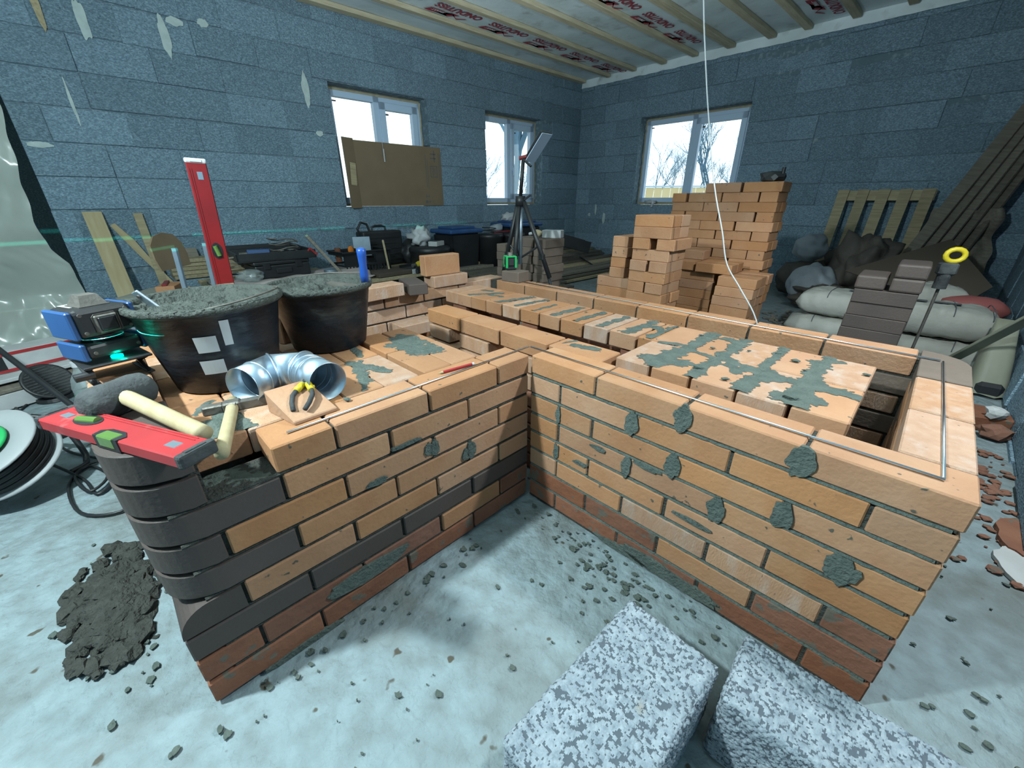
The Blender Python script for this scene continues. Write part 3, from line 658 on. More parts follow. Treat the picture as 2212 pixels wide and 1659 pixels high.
def ring(c, nn, d, r, t, nm='seam'):
    u = Vector((0, 0, 1)); w = d.cross(u); pts = []
    for k in range(36):
        p = u*r*math.cos(2*PI*k/36)+w*r*math.sin(2*PI*k/36); pts.append(c+p-d*(p.dot(nn)/d.dot(nn)))
    B().tube(pts, t, 6, closed=True).done(nm, STEEL, el, smooth=True)
ring(P4[1]+d1*.001, n1, d1, re+.001, .0032); ring(P4[2], n2, d3, re+.001, .0032); ring(P4[0]+d1*.045, d1, d1, re, .0022, 'bead'); ring(P4[2]+d3*.055, d3, d3, re, .0022, 'bead'); ring(P4[2]+d3*.03, d3, d3, re, .0022, 'bead')
ring(P4[0], d1, d1, re, .0012, 'rolled_edge'); ring(P4[3], d3, d3, re, .0012, 'rolled_edge')
# loose brick with pliers
def loose(x, y, z, dx, dy, dz, m, label, rz=0, rot=None, name='brick', group=None):
    o = piece(name, dx, dy, dz, m, None, (x, y, z+dz/2), rot or (0, 0, rz), .0035); return tag(o, label, 'brick', group)
wb_ = B(); c8 = [(-.185, -.766), (-.066, -.744), (-.070, -.640), (-.190, -.664)]; hh_ = (.058, .010, .010, .058)
lo_ = [wb_.bm.verts.new((x, y, .6002)) for x, y in c8]; up_ = [wb_.bm.verts.new((x, y, .6002+h_)) for (x, y), h_ in zip(c8, hh_)]
wb_.bm.faces.new(lo_[::-1]); wb_.bm.faces.new(up_)
for i in range(4): wb_.bm.faces.new((lo_[i], lo_[(i+1) % 4], up_[(i+1) % 4], up_[i]))
bmesh.ops.bevel(wb_.bm, geom=wb_.bm.edges[:], offset=.002, affect='EDGES'); tag(wb_.done('cut_brick', BR), 'wedge-cut orange brick with the yellow pliers lying on it', 'brick')
pl = thing('pliers', 'diagonal pliers with black and yellow grips lying on the wedge-cut brick', 'pliers', (-.166, -.672, .6585), rot=(Matrix.Rotation(math.atan2(-.050, .078), 4, 'Z') @ Matrix.Rotation(.33, 4, 'Y')).to_euler())
B().prism([(-.024, -.003), (-.021, .003), (-.010, .008), (.005, .010), (.010, .003), (.010, -.005), (.003, -.010), (-.010, -.009)], -.005, .006).done('jaws', IRON, pl)
B().cyl((0, 0, .005), (0, 0, .0085), .006, n=14).done('pivot', BLK, pl)
for s in (-1, 1):
    B().tube([(.008, s*.006, 0), (.024, s*.016, 0), (.048, s*.023, .001), (.075, s*.020, .001), (.098, s*.013, 0)], .0062, 10, r_end=.0058).done('grip', RUB, pl, smooth=True)
    B().tube([(.006, s*.006, 0), (.017, s*.012, 0), (.031, s*.018, 0)], .0084, 10).ball((.018, s*.020, 0), .005, 1).done('grip_collar', YEL, pl, smooth=True)
# pencil
pe = thing('pencil', 'red carpenter pencil on top of the left wing', 'pencil', (-.0795, -.322, .6048), math.atan2(.112, .012))
B().cyl((.012, 0, 0), (.118, 0, 0), .0048, n=6).done('barrel', REDP, pe); B().cyl((.012, 0, 0), (-.002, 0, 0), .0045, .0008, n=8).done('tip', WOOD, pe); B().cyl((.118, 0, 0), (.126, 0, 0), .0046, n=8).done('end', WHITE, pe)
# wire rods laid as a frame along the top course
def rod(pts, label):
    o = B().tube(pts, .0032, 8).done('steel_rod', CHROME, None, smooth=True); tag(o, label, 'rod')
rod([(-.042, -.770, .6036), (-.048, -.4, .6036), (-.056, .052, .6036)], 'thin bright rod along the top edge of the left wing')
rod([(-.050, .056, .6036), (.48, .054, .6036), (1.016, .050, .6036)], 'thin bright rod along the near edge of the right wing')
rod([(1.014, .057, .6036), (1.008, .45, .6036), (1.000, .893, .6036)], 'thin bright rod across the right end of the stove')
rod([(.994, .899, .6036), (.5, .915, .6036), (-.3, .935, .6036), (-1.02, .952, .6036)], 'thin bright rod along the far edge of the stove')

# laser level on a scissor stand
lj = thing('scissor_stand', 'small black scissor stand under the blue laser level', 'stand', (-.525, -1.008, .676), .20)
B().box(-.06, .06, -.060, -.045, 0, .005, .001).done('base_plate', BLK, lj); B().box(-.06, .06, .045, .060, 0, .005, .001).done('base_plate', BLK, lj)
B().box(-.07, .07, -.065, .065, .045, .051, .0015).done('top_plate', BLK, lj)
for y in (-.053, .053):
    for s in (-1, 1): B().cyl((-.055*s, y+.004*s, .006), (.055*s, y+.004*s, .045), .0045, n=6).done('scissor_arm', BLK, lj)
B().cyl((.058, -.085, .030), (.058, -.05, .030), .010, n=14).done('knob', BLK, lj)
ll = thing('laser_level', 'blue and black laser level with green glow on the scissor stand', 'laser level', (-.525, -1.008, .728), .42)
def zlev(loc): return loc
body = B(); body.box(-.050, .050, -.056, .056, .012, .046, .008, seg=2); body.box(-.050, .050, -.056, .056, .062, .128, .010, seg=2).box(-.030, .030, -.032, .032, .044, .0505).done('body', BLK, ll)
for y in (-1, 1):
    B().box(-.052, .046, y*.060-.006, y*.060+.006, .008, .050, .003).done('side_shell', DBLUE, ll); B().box(-.052, .046, y*.060-.006, y*.060+.006, .060, .126, .003).done('side_shell', DBLUE, ll)
B().box(.047, .056, -.026, .026, .066, .114, .006).done('front_window_frame', IRON, ll); B().box(.054, .059, -.018, .018, .073, .107, .003).done('front_window', BLK, ll)
for y in (-.044, .044):
    for z in (.026, .074, .116): B().cyl((.049, y, z), (.052, y, z), .004, n=10).done('screw', IRON, ll)
hdm = B().prism([(-.03, -.03), (.03, -.03), (.03, .03), (-.03, .03)], .126, .131); hdm.bm.verts.ensure_lookup_table()
g = bmesh.ops.create_cone(hdm.bm, cap_ends=True, segments=4, radius1=.038, radius2=.024, depth=.024, matrix=Matrix.Translation((0, 0, .142)) @ Matrix.Rotation(PI/4, 4, 'Z')); hdm.done('top_window', IRON, ll)
B().box(-.052, .0, -.035, .035, .1275, .1285).done('label_plate', PAPER, ll)
B().cyl((.03, 0, -.002), (.03, 0, .004), .012, n=16).done('lower_aperture', GLOWG, ll)
gl_ = lamp('laser_glow', (-.475, -.985, .733), .07, (0, 1, .62), .006)
# thin sheet of green light: a tiny source between two plates inside the level
B().cyl((0, 0, .0500), (0, 0, .05285), .042, n=48).done('slit_plate', BLK, ll); B().cyl((0, 0, .05315), (0, 0, .0605), .042, n=48).done('slit_plate', BLK, ll)
lamp('laser_line_source', (-.525, -1.008, .781), 330, (.04, 1, .72), .00008)

# loose bricks along the far left wall of the stove
loose(-1.195, .075, .6, .118, .25, .068, BP, 'pale brick lying right of the blue trowel on the left wall', .06)
loose(-1.215, .302, .6, .25, .105, .06, BK, 'small brown brick lying crosswise on the left wall', -.30)
loose(-1.24, .56, .6, .118, .25, .067, BP, 'pale ribbed brick lying under the standing orange brick', -.04)
loose(-1.245, .525, .668, .066, .245, .118, BR, 'orange brick standing on edge on top of a pale brick', -.06)
loose(-1.02, .955, .6, .14, .115, .066, BRN, 'grey-brown half brick in the far corner under the green laser', .1)
loose(-.74, -.54, .6, .03, .062, .12, BP, 'pale brick offcut standing upright between the two tubs', .5)
lg = thing('laser_level', 'small green and black laser level on the grey half brick', 'laser level', (-1.075, .962, .667), -.5)
B().box(-.034, .034, -.034, .034, 0, .022, .006).box(-.030, .030, -.030, .030, .02, .078, .006).done('body', BLK, lg)
for x, y in ((1, 1), (1, -1), (-1, 1), (-1, -1)):
    B().box(x*.030-.007, x*.030+.007, y*.030-.007, y*.030+.007, .012, .085, .003).done('green_guard', GRN, lg)
B().box(-.036, .036, -.036, .036, .078, .088, .004).done('green_top', GRN, lg); B().cyl((0, 0, .088), (0, 0, .108), .020, .016, n=20).done('dome', IRON, lg)
B().box(.030, .036, -.018, .018, .028, .068, .003).box(-.018, .018, -.036, -.030, .028, .068, .003).done('window', BLK, lg)

# ================================================================ stacks of loose bricks
ORD = ['', 'first', 'second', 'third', 'fourth', 'fifth', 'sixth', 'seventh', 'eighth', 'ninth', 'tenth', 'eleventh', 'twelfth', 'thirteenth', 'fourteenth', 'fifteenth', 'sixteenth', 'seventeenth', 'eighteenth']
PH = .0667
def stack_brick(x0, x1, y0, y1, row, m, label, group, dx=0, jz=0):
    o = piece('brick', x1-x0-.006, y1-y0-.006, .0655, m, None, ((x0+x1)/2+rnd(.005)+dx, (y0+y1)/2+rnd(.005), PH*row+.033+jz), (0, 0, rnd(.018)), .003); tag(o, label, 'brick', group)
def rowname(r, n): return 'top row' if r == n-1 else ORD[n-r]+' row from top'
G1 = 'bricks of the tall back stack'
for r in range(18):
    rn = rowname(r, 18)
    if r == 17: c = [(-.52, -.262), (-.258, 0)]
    elif r % 2: c = [(-.78, -.522), (-.518, -.26), (-.256, 0)]
    else: c = [(-.78, -.66), (-.652, -.396), (-.392, -.136), (-.130, -.010)]
    for i, (a, d) in enumerate(c):
        hdr = d-a < .15; nm = ('leftmost', 'second', 'third', 'rightmost')[i] if len(c) == 4 else (('leftmost', 'middle', 'rightmost')[i] if len(c) == 3 else ('left', 'right')[i])
        stack_brick(a, d, 2.55, 2.80 if hdr else 2.67, r, BR, 'orange brick, %s in the %s of the tall back stack' % (nm, rn), G1)
    if r % 2: stack_brick(-.256, 0, 2.68, 2.80, r, BR, 'orange brick, right end behind the %s of the tall back stack' % rn, G1)
G2 = 'bricks of the front left stack'
for r in range(15):
    rn = rowname(r, 15); lean = -.012*max(0, 6-r)*.8
    if r in (14, 13, 11, 9, 7, 5, 3, 1):
        for k, (y0, nm) in enumerate(((1.50, 'front'), (1.628, 'rear'))): stack_brick(-.51, -.255, y0, y0+.122, r, BR, 'orange brick, %s one in the %s of the narrow stack' % (nm, rn), G2, lean)
    else:
        gp = .045 if r == 12 else .008
        for nm, a in (('left', -.51), ('right', -.51+.122+gp)): stack_brick(a, a+.12, 1.495, 1.745, r, BR, 'orange brick, %s header in the %s of the narrow stack' % (nm, rn), G2, lean)
G3 = 'bricks of the low left stack'
for r in range(9):
    rn = rowname(r, 9)
    for nm, y0 in (('front', 1.53), ('rear', 1.658)): stack_brick(-.80+.004*r, -.545+.004*r, y0, y0+.122, r, BR, 'orange brick, %s one in the %s of the low left stack' % (nm, rn), G3)
for r in range(4):
    stack_brick(-.675, -.555, 1.53, 1.78, 9+r, BR, 'orange header brick, %s of the four on the low left stack' % ('lowest', 'second', 'third', 'topmost')[r], 'header bricks on the low left stack')
G4 = 'bricks of the front right stack'
for r in range(9):
    rn = rowname(r, 9)
    for nm, y0 in (('front', 2.08), ('middle', 2.208), ('rear', 2.336)):
        if r == 0:
            if nm == 'front':
                for s_, a in (('left', -.15), ('right', -.02)): stack_brick(a, a+.12, 2.08, 2.33, 0, BR, 'orange brick, %s header at the foot of the front right stack' % s_, G4)
            continue
        stack_brick(-.15, .105, y0, y0+.122, r, BR, 'orange brick, %s one in the %s of the front right stack' % (nm, rn), G4, -.004*(8-r))
G5 = 'bricks of the middle stack'
for r in range(9):
    rn = rowname(r, 9)
    for nm, y0 in (('front', 2.20), ('rear', 2.328)): stack_brick(-.46, -.205, y0, y0+.122, r, BR, 'orange brick, %s one in the %s of the middle stack' % (nm, rn), G5)
stack_brick(-.62, -.36, 2.18, 2.302, 9, BR, 'orange brick on the middle stack, left of the crossing pair', G5)
stack_brick(-.345, -.088, 2.16, 2.282, 9, BR, 'orange brick bridging the middle and right stacks, front', G5)
stack_brick(-.345, -.088, 2.29, 2.412, 9, BR, 'orange brick bridging the middle and right stacks, rear', G5)
stack_brick(-.60, -.345, 2.30, 2.42, 10, BR, 'orange brick lying topmost on the middle stack', G5)
# grey-brown stack behind the tripod
G6 = 'grey-brown bricks behind the tripod'
for r in range(12):
    rn = rowname(r, 12); sh = .01*(r % 3)
    for i in range(3):
        stack_brick(-1.72+.14*i+sh, -1.60+.14*i+sh, 1.57, 1.82, r, BRN, 'grey-brown brick, %s header in the %s behind the tripod' % (('left', 'middle', 'right')[i], rn), G6)
for r in range(11):
    stack_brick(-1.90, -1.78, 1.60, 1.85, r, BRN, 'grey-brown brick, %s of the single column left of the tripod' % ('topmost' if r == 10 else ORD[11-r]+' from top'), 'grey-brown bricks in the single column')
br_ = thing('brush', 'pale round brush lying on the grey-brown stack behind the tripod', 'brush', (-1.50, 1.70, .835)); B().ball((0, 0, 0), .05, 2, (1, .6, .6), .3).done('bristles', WOODX, br_, smooth=True); B().cyl((-.09, 0, -.01), (-.04, 0, 0), .012).done('handle', WHITE, br_)
bx_ = piece('white_box', .16, .1, .06, PAPER, None, (-1.40, 1.78, .83), (0, 0, .4)); tag(bx_, 'small white carton on the right of the grey-brown stack', 'box')
# dark brown stack on the right
G7 = 'dark brown bricks of the right stack'
for r in range(10):
    rn = rowname(r, 10)
    if r in (0, 1, 2):
        for nm, a in (('left', .63), ('right', .758)): stack_brick(a, a+.12, 1.77, 2.02, r, BK, 'dark brown brick, %s header in the %s of the right stack' % (nm, rn), G7)
    else:
        for nm, y0 in (('front', 1.77), ('rear', 1.898)): stack_brick(.63, .882, y0, y0+.122, r, BK, 'dark brown brick, %s one in the %s of the right stack' % (nm, rn), G7)
BKR = 'rounded dark bricks on the right stack'
for nm, x, z in (('left rounded dark brick alone on top of the dark right stack', .632, .668), ('lower right rounded dark brick on the dark right stack', .768, .668), ('uppermost right rounded dark brick on the dark right stack', .770, .735)):
    o = B().box(0, .12, 0, .25, 0, .066, .010, seg=2).done('rounded_brick', BK, None, (x, 1.775, z), (0, 0, rnd(.03))); tag(o, nm, 'brick')

# ================================================================ along the left wall (positions in room coordinates)
def rthing(name, label, cat, x, y, z=0, rz=0, group=None): return thing(name, label, cat, RW(x, y, z), RA+rz, group)
# timber pallets carrying the tool boxes
for i, (y0, y1) in enumerate(((5.05, 6.15), (3.75, 4.95))):
    for k in range(6):
        o = piece('plank', .14, y1-y0, .035, WOODX, None, RW(.42+.15*k, (y0+y1)/2, .385 if i == 0 else .335), (0, 0, RA+rnd(.01)), .003)
        tag(o, 'sawn plank of the low platform under the tool boxes' if i == 0 else 'sawn plank of the low platform under the crate', 'plank', 'planks of the platform under the tool boxes' if i == 0 else 'planks of the platform under the crate')
    for yy in (y0+.15, y1-.15):
        for lay in range(3 if i else 3):
            o = piece('beam', .86, .10, (.367-.0 if i == 0 else .317)/3-.002, WOODX, None, RW(.79, yy, (.367 if i == 0 else .317)/3*(lay+.5)), (0, 0, RA), .004); tag(o, 'timber bearer under the %s platform' % ('tool box' if i == 0 else 'crate'), 'beam', 'timber bearers under the %s platform' % ('tool box' if i == 0 else 'crate'))
# yellow planks stacked behind the chair
for r in range(5):
    o = piece('plank', .24, .62, .033, WOODX, None, RW(.20+rnd(.015), 6.0, .43+.036*r), (0, 0, RA+rnd(.04)), .003); tag(o, 'yellow sawn plank, %s in the small pile behind the red level' % ('lowest', 'second from bottom', 'middle one', 'second from top', 'topmost')[r], 'plank', 'yellow planks in the small pile')
o = piece('concrete_block', .24, .5, .40, ARB, None, RW(.20, 6.0, .205), (0, 0, RA), .005); tag(o, 'grey block carrying the small plank pile by the wall', 'block')
# pink-white sheet over the platform
ps = B(); ps.grid(lambda u, v: (.58+.62*u, -6.12+1.35*v, .405+.022*noise.noise(Vector((u*4, v*7, 2)))+(.02 if .12 < u < .85 else -.02)), 22, 36)
o = ps.done('plastic_sheet', PINKF, None, (KX, KY, .005), (0, 0, RA), smooth=True); md = o.modifiers.new('t', 'SOLIDIFY'); md.thickness = .012; tag(o, 'crumpled pinkish white sheet spread over the timber under the tool boxes', 'sheet')
# leaning boards by the doorway
def lean(name, label, x0, y0, z0, x1, y1, z1, w, t, m, twist=0, poly=None, group=None):
    p, q = RW(x0, y0, z0), RW(x1, y1, z1); d = (q-p); L = d.length; d.normalize(); nx = Vector((1, 0, 0)); sd = d.cross(nx).normalized(); nn = sd.cross(d).normalized()
    M = Matrix((sd, nn, d)).transposed().to_4x4(); M.translation = p
    b = B()
    if poly: b.prism(poly, -t/2, t/2, Matrix(((1, 0, 0, 0), (0, 0, 1, 0), (0, 1, 0, 0), (0, 0, 0, 1))))
    else: b.box(-w/2, w/2, -t/2, t/2, 0, L, .003)
    o = b.done(name, m, None); o.matrix_world = M @ Matrix.Rotation(twist, 4, 'Z'); return tag(o, label, 'plank', group)
lean('plank', 'widest pale plank leaning on the wall left of the chair', .46, 6.67, .012, .035, 6.69, 1.0, .125, .025, WOOD)
lean('plank', 'thin tapered pale plank leaning on the wall between the two others', .10, 6.16, .03, .035, 6.60, .895, .07, .022, WOOD, poly=[(-.02, 0), (.02, 0), (.02, .55), (.045, .80), (.03, .97), (-.01, .97), (-.02, .70)])
lean('plank', 'short narrow brownish plank leaning on the wall behind the chair back', .10, 6.38, .02, .03, 6.395, .985, .065, .025, WOODX)
lean('plank', 'grey board leaning low on the wall under the chair back', .55, 6.10, .02, .05, 6.10, .66, .10, .025, GREYW)
# chair
ch = thing('chair', 'old school chair with plywood back and chipped blue metal frame', 'chair', (-3.045, -.635, 0), -.644)
B().prism([(-.20, -.27), (.16, -.27), (.19, -.20), (.19, .10), (.16, .13), (-.18, .13), (-.21, .05)], .452, .466).done('seat', SEAT, ch)
for s, xx in ((0, -.20), (1, .17)):
    B().box(xx-.012, xx+.012, -.25, .12, .425, .452, .003).done('side_rail', CHM, ch)
    B().box(xx-.014, xx+.014, .07, .098, 0, .80, .003, Matrix.Translation((0, .08, 0)) @ Matrix.Rotation(-.06, 4, 'X')).done('back_leg', CHM, ch)
    B().box(xx-.012, xx+.012, -.24, -.215, 0, .43, .003).done('front_leg', CHM, ch)
B().box(-.20, .17, -.245, -.222, .428, .450, .002).done('cross_rail', CHM, ch)
bk = B(); bp = [(-.19, .64), (-.205, .72), (-.195, .80), (-.13, .865), (-.02, .885), (.09, .865), (.155, .81), (.165, .72), (.15, .64)]
bk.prism([(x, z) for x, z in bp], -.006, .006, Matrix.Translation((0, .135, 0)) @ Matrix.Rotation(.10, 4, 'X') @ Matrix(((1, 0, 0, 0), (0, 0, 1, 0), (0, 1, 0, 0), (0, 0, 0, 1)))); bk.done('backrest', PLYS, ch)
o = piece('brick', .22, .115, .066, BR, None, (-3.00, -.64, .4995), (0, 0, -.4), .003); tag(o, 'orange brick lying on the seat of the old chair', 'brick')
o = piece('wood_offcut', .20, .03, .012, REDD, None, (-3.01, -.66, .5385), (0, 0, -.2), .002); tag(o, 'dark red slat lying on the brick on the chair seat', 'slat')
o = piece('wood_offcut', .10, .07, .02, WOOD, None, (-3.10, -.57, .4765), (0, 0, .4), .002); tag(o, 'pale wood offcut at the back of the chair seat', 'offcut')
# open tool case and the closed one under it
c2 = rthing('tool_case', 'closed black plastic tool case under the open tool tray', 'tool case', .80, 5.55, .432, .06)
B().box(-.16, .16, -.24, .24, 0, .115, .012, seg=2).done('lower_shell', BLK, c2); B().box(-.165, .165, -.245, .245, .118, .150, .010, seg=2).done('lid', BLK, c2)
for y in (-.14, .14): B().box(.158, .172, y-.03, y+.03, .08, .14, .004).done('latch', BLK, c2)
B().box(.16, .178, -.07, .07, .04, .085, .006).done('handle', BLK, c2)
c1 = rthing('tool_tray', 'open black tool case full of fittings standing on the closed case', 'tool case', .72, 5.55, .583, -.05)
b = B(); b.box(-.24, .24, -.33, .33, 0, .012, .003)
for q in ((-.24, .24, -.33, -.315), (-.24, .24, .315, .33), (-.24, -.225, -.33, .33), (.225, .24, -.33, .33), (-.2, .2, -.06, -.05), (-.2, .2, .12, .13)): b.box(*q, .01, .075, .003)
b.done('tray', BLK, c1)
b = B(); b.box(-.60, -.245, -.32, .32, .035, .05, .004).box(-.60, -.585, -.32, .32, .05, .085).box(-.60, -.25, -.32, -.305, .05, .08).box(-.60, -.25, .305, .32, .05, .08); b.done('open_lid', BLK, c1)
def bit(b_, label, m, x, y, z, cat='tool', name='hand_tool'): return tag(b_.done(name, m, None, RW(x, y, z), (0, 0, RA+rnd(.5)), smooth=False), label, cat)
bit(B().box(-.02, .02, -.09, .09, 0, .09, .004), 'blue carton standing at the front of the open tool case', DBLUE, .90, 5.70, .596, 'box', 'carton')
bit(B().box(-.01, .01, -.05, .05, 0, .04, .004), 'red-handled clamp inside the open tool case', REDP, .92, 5.50, .596)
bit(B().tube([(0, -.02, .02), (.02, .03, .07), (.0, .08, .01)], .012, 8), 'red plier grips hanging at the corner of the open tool case', REDP, .95, 5.30, .60)
bit(B().cyl((0, -.09, .03), (0, .09, .03), .022), 'grey cylinder fitting in the open tool case', IRON, .66, 5.72, .596)
bit(B().cyl((0, -.05, .025), (.05, .05, .025), .02), 'pale plug fitting in the open tool case', PAPER, .60, 5.62, .596)
bit(B().tube([(.09*math.cos(a)*(1-.02*i), .13*math.sin(a), .02+.004*i+.01*math.sin(a*3)) for i, a in enumerate([k*.5 for k in range(38)])], .006, 6), 'coil of brown cable in the open tool case', IRON, .74, 5.44, .596, 'cable', 'cable_coil')
bit(B().tube([(.04*math.cos(a), .11*math.sin(a), .012+.006*i) for i, a in enumerate([k*.45 for k in range(30)])], .007, 6), 'coil of grey-brown cable left of the closed tool case', mat('beige_cable', (.40, .36, .28)), .74, 5.93, .435, 'cable', 'cable_coil')
o = B().ball((0, 0, .05), .075, 3, (.9, 1.3, .65), .5, 3, 5).done('plastic_bag', CLEAR, None, RW(1.0, 5.83, .43), smooth=True); tag(o, 'small clear bag with orange edge left of the closed tool case', 'bag')
bit(B().cyl((0, 0, 0), (0, 0, .03), .07, n=24), 'flat round metal tin right of the closed tool case', STEEL, .98, 5.12, .43, 'tin', 'tin')
# lattice crate
cr = rthing('crate', 'black slatted plastic crate with tools inside', 'crate', .80, 4.72, .353, .08)
b = B(); W_, D_, H_ = .27, .17, .25
b.box(-D_, D_, -W_, W_, 0, .012)
for z0, z1 in ((0, .035), (.105, .125), (H_-.04, H_)):
    for q in ((-D_, -D_+.012, -W_, W_), (D_-.012, D_, -W_, W_), (-D_, D_, -W_, -W_+.012), (-D_, D_, W_-.012, W_)): b.box(*q, z0, z1, .002)
b.box(D_-.012, D_, -W_, -.09, .12, H_).box(D_-.012, D_, .09, W_, .12, H_).box(-D_, D_, W_-.012, W_, .12, H_)
b.box(-D_-.01, D_+.01, -W_-.01, -W_+.006, H_-.012, H_+.004, .002).box(-D_-.01, D_+.01, W_-.006, W_+.01, H_-.012, H_+.004, .002).box(D_-.006, D_+.01, -W_, W_, H_-.012, H_+.004, .002).box(-D_-.01, -D_+.006, -W_, W_, H_-.012, H_+.004, .002)
b.done('frame', BLK, cr)
for i in range(15):
    y = -W_+.02+i*.0357; piece('slat', .008, .013, .10, BLK, cr, (D_-.006, y, .07), bev=.001)
for i in range(9):
    x = -D_+.02+i*.0375; piece('slat', .013, .008, .10, BLK, cr, (x, W_-.006, .07), bev=.001)
bit(B().ball((0, 0, 0), .04, 2, (.6, .9, 1)), 'round orange handle sticking out of the black crate', mat('orange_plastic', (.85, .25, .03)), .72, 4.78, .60)
bit(B().box(-.003, .003, -.09, .09, -.1, .1), 'grey metal float blade inside the black crate', STEEL, .66, 4.62, .62)
bit(B().cyl((0, 0, -.1), (0, 0, .04), .03), 'brown bottle neck inside the black crate', BRED, .74, 4.93, .59, 'bottle', 'bottle')
lean('stick', 'grey-green wooden stick leaning against the left side of the crate', 1.06, 5.06, .43, .84, 5.25, .78, .028, .02, GREYW)
lean('stick', 'thin brown stick at the right corner of the crate', 1.0, 4.50, .36, .97, 4.52, .70, .02, .014, WOODX)
o = piece('foam_board', .34, .52, .04, BOARD, None, RW(1.05, 4.50, .375), (0, 0, RA+.1), .004); o.location.z = .377; tag(o, 'brown board lying on the platform in front of the crate', 'board')
# carrying case, bag, small bin with bag, drill case
dc = rthing('carry_case', 'large black ribbed carrying case standing upright by the wall', 'case', .36, 4.25, .353, .05)
b = B(); b.box(-.09, .09, -.26, .26, 0, .40, .02, seg=2)
for i in range(5): b.box(.088, .098, -.22, .22, .06+i*.065, .085+i*.065, .003)
b.done('shell', BLK, dc); B().tube([(0, -.09, .39), (0, -.085, .44), (0, -.04, .455), (0, .04, .455), (0, .085, .44), (0, .09, .39)], .013, 8).done('handle', BLK, dc)
b = B(); b.tube([(.02, -.25, .36), (.02, -.28, .43), (.02, -.23, .50), (.02, -.16, .48), (.02, -.13, .40)], .014, 8); b.done('strap', BLK, dc)
o = B().ball((0, 0, .13), .17, 3, (.8, 1, .95), .35, 2.5, 9).done('bag', BLK, None, RW(.42, 3.86, .35), smooth=True); tag(o, 'slumped black bag between the carrying case and the small bin', 'bag')
sb = rthing('plastic_bucket', 'round black tub with lid carrying a white bag and carton', 'bucket', .62, 3.72, 0, 0)
B().lathe([(0, 0), (.22, 0), (.25, .48), (.262, .50), (.262, .54), (.24, .56), (0, .565)], 32).done('body', BLK, sb, smooth=True)
o = B().ball((0, 0, .10), .13, 3, (.7, .95, .95), .9, 2.4, 14).done('plastic_bag', WHITE, None, RW(.55, 3.80, .56), smooth=True); tag(o, 'crumpled white plastic bag on top of the round black tub', 'bag')
wb = rthing('carton', 'small open white carton lying on the round black tub', 'box', .72, 3.68, .566, .5)
B().box(-.06, .06, -.10, .10, 0, .055, .003).done('box', PAPER, wb); B().box(-.035, .035, -.06, .06, .0555, .058).done('opening_shade', BLK, wb)  # black plate on the solid carton paints the shade of an open inside
dk = rthing('drill_case', 'open black case with yellow drill on the floor before the crate', 'tool case', 1.08, 4.16, .353, .3)
B().box(-.13, .13, -.20, .20, 0, .05, .008).box(-.13, -.115, -.2, .2, .05, .075).box(.115, .13, -.2, .2, .05, .075).done('tray', BLK, dk)
B().ball((0, 0, .075), .07, 2, (.5, 1, .5), .2).box(-.03, .03, .06, .11, .04, .09, .008).done('drill', YEL, dk); B().cyl((0, -.12, .07), (0, -.07, .07), .02).done('chuck', IRON, dk)
bit(B().box(-.004, .004, -.03, .03, 0, .05, .001), 'small white tag hanging at the open drill case', PAPER, 1.24, 4.33, .355, 'tag', 'tag')
# planks on the floor in front of these
for k in range(7):
    o = piece('plank', .13, 2.3, .03, WOODX if k % 3 else GREYW, None, RW(1.42+.14*(k % 4), 3.55+rnd(.15), .05+.034*(k//4)+.0), (0, 0, RA+rnd(.03)), .003); tag(o, 'sawn plank lying flat on the floor in front of the bins', 'plank', 'planks flat on the floor before the bins')
for yy in (2.7, 4.4):
    o = piece('beam', .56, .07, .034, WOODX, None, RW(1.62, yy, .017), (0, 0, RA), .003); tag(o, 'short batten under the floor planks before the bins', 'beam', 'battens under the floor planks')
# bins and buckets
def bin_(x, y, w, d, h, rz, label, zb=0):
    t = rthing('lidded_bin', label, 'bin', x, y, zb, rz)
    M = B(); pr = lambda k: [(-d/2*k, -w/2*k), (d/2*k, -w/2*k), (d/2*k, w/2*k), (-d/2*k, w/2*k)]
    a = [M.bm.verts.new((*p, 0)) for p in pr(.84)]; c = [M.bm.verts.new((*p, h-.075)) for p in pr(1)]
    M.bm.faces.new(a[::-1]); M.bm.faces.new(c)
    for i in range(4): M.bm.faces.new((a[i], a[(i+1) % 4], c[(i+1) % 4], c[i]))
    bmesh.ops.bevel(M.bm, geom=M.bm.edges[:], offset=.03, segments=2, affect='EDGES'); M.done('body', BLK, t)
    B().box(-d/2-.025, d/2+.025, -w/2-.025, w/2+.025, h-.085, h-.03, .02, seg=2).box(-d/2+.05, d/2-.05, -w/2+.06, w/2-.06, h-.032, h, .012, seg=2).done('lid', DBLUE, t)
bin_(.44, 3.15, .52, .42, .765, .04, 'black bin with blue lid standing behind the upright orange brick')
bin_(.36, 1.92, .66, .42, .80, -.02, 'black bin with blue lid standing behind the tripod')
for x, y, r, h, lb in ((.60, 2.70, .19, .655, 'round black bucket right beside the nearer blue-lidded bin'), (.62, 2.28, .19, .65, 'round black bucket with red strip between the two blue-lidded bins')):
    t = rthing('bucket', lb, 'bucket', x, y); B().lathe([(0, 0), (r*.86, 0), (r, h-.06), (r+.012, h-.05), (r+.012, h-.02), (r, h), (0, h+.005)], 32).done('body', BLK, t, smooth=True)
bit(B().box(-.02, .02, -.20, .20, 0, .018, .003), 'red tool handle lying across the two round buckets', REDD, .62, 2.46, .662)
bit(B().tube([(.05*math.cos(a), .09*math.sin(a)*1.2, .01+.003*i) for i, a in enumerate([k*.5 for k in range(22)])], .006, 6), 'coil of cord lying on the round black bucket', BLK, .60, 2.70, .663, 'cable', 'cable_coil')
o = B().ball((0, 0, .05), .11, 3, (.8, 1.1, .6), .6, 3, 21).done('plastic_bag', WHITE, None, RW(.36, 2.10, .80), smooth=True); tag(o, 'white plastic bag on the blue lid behind the tripod', 'bag')
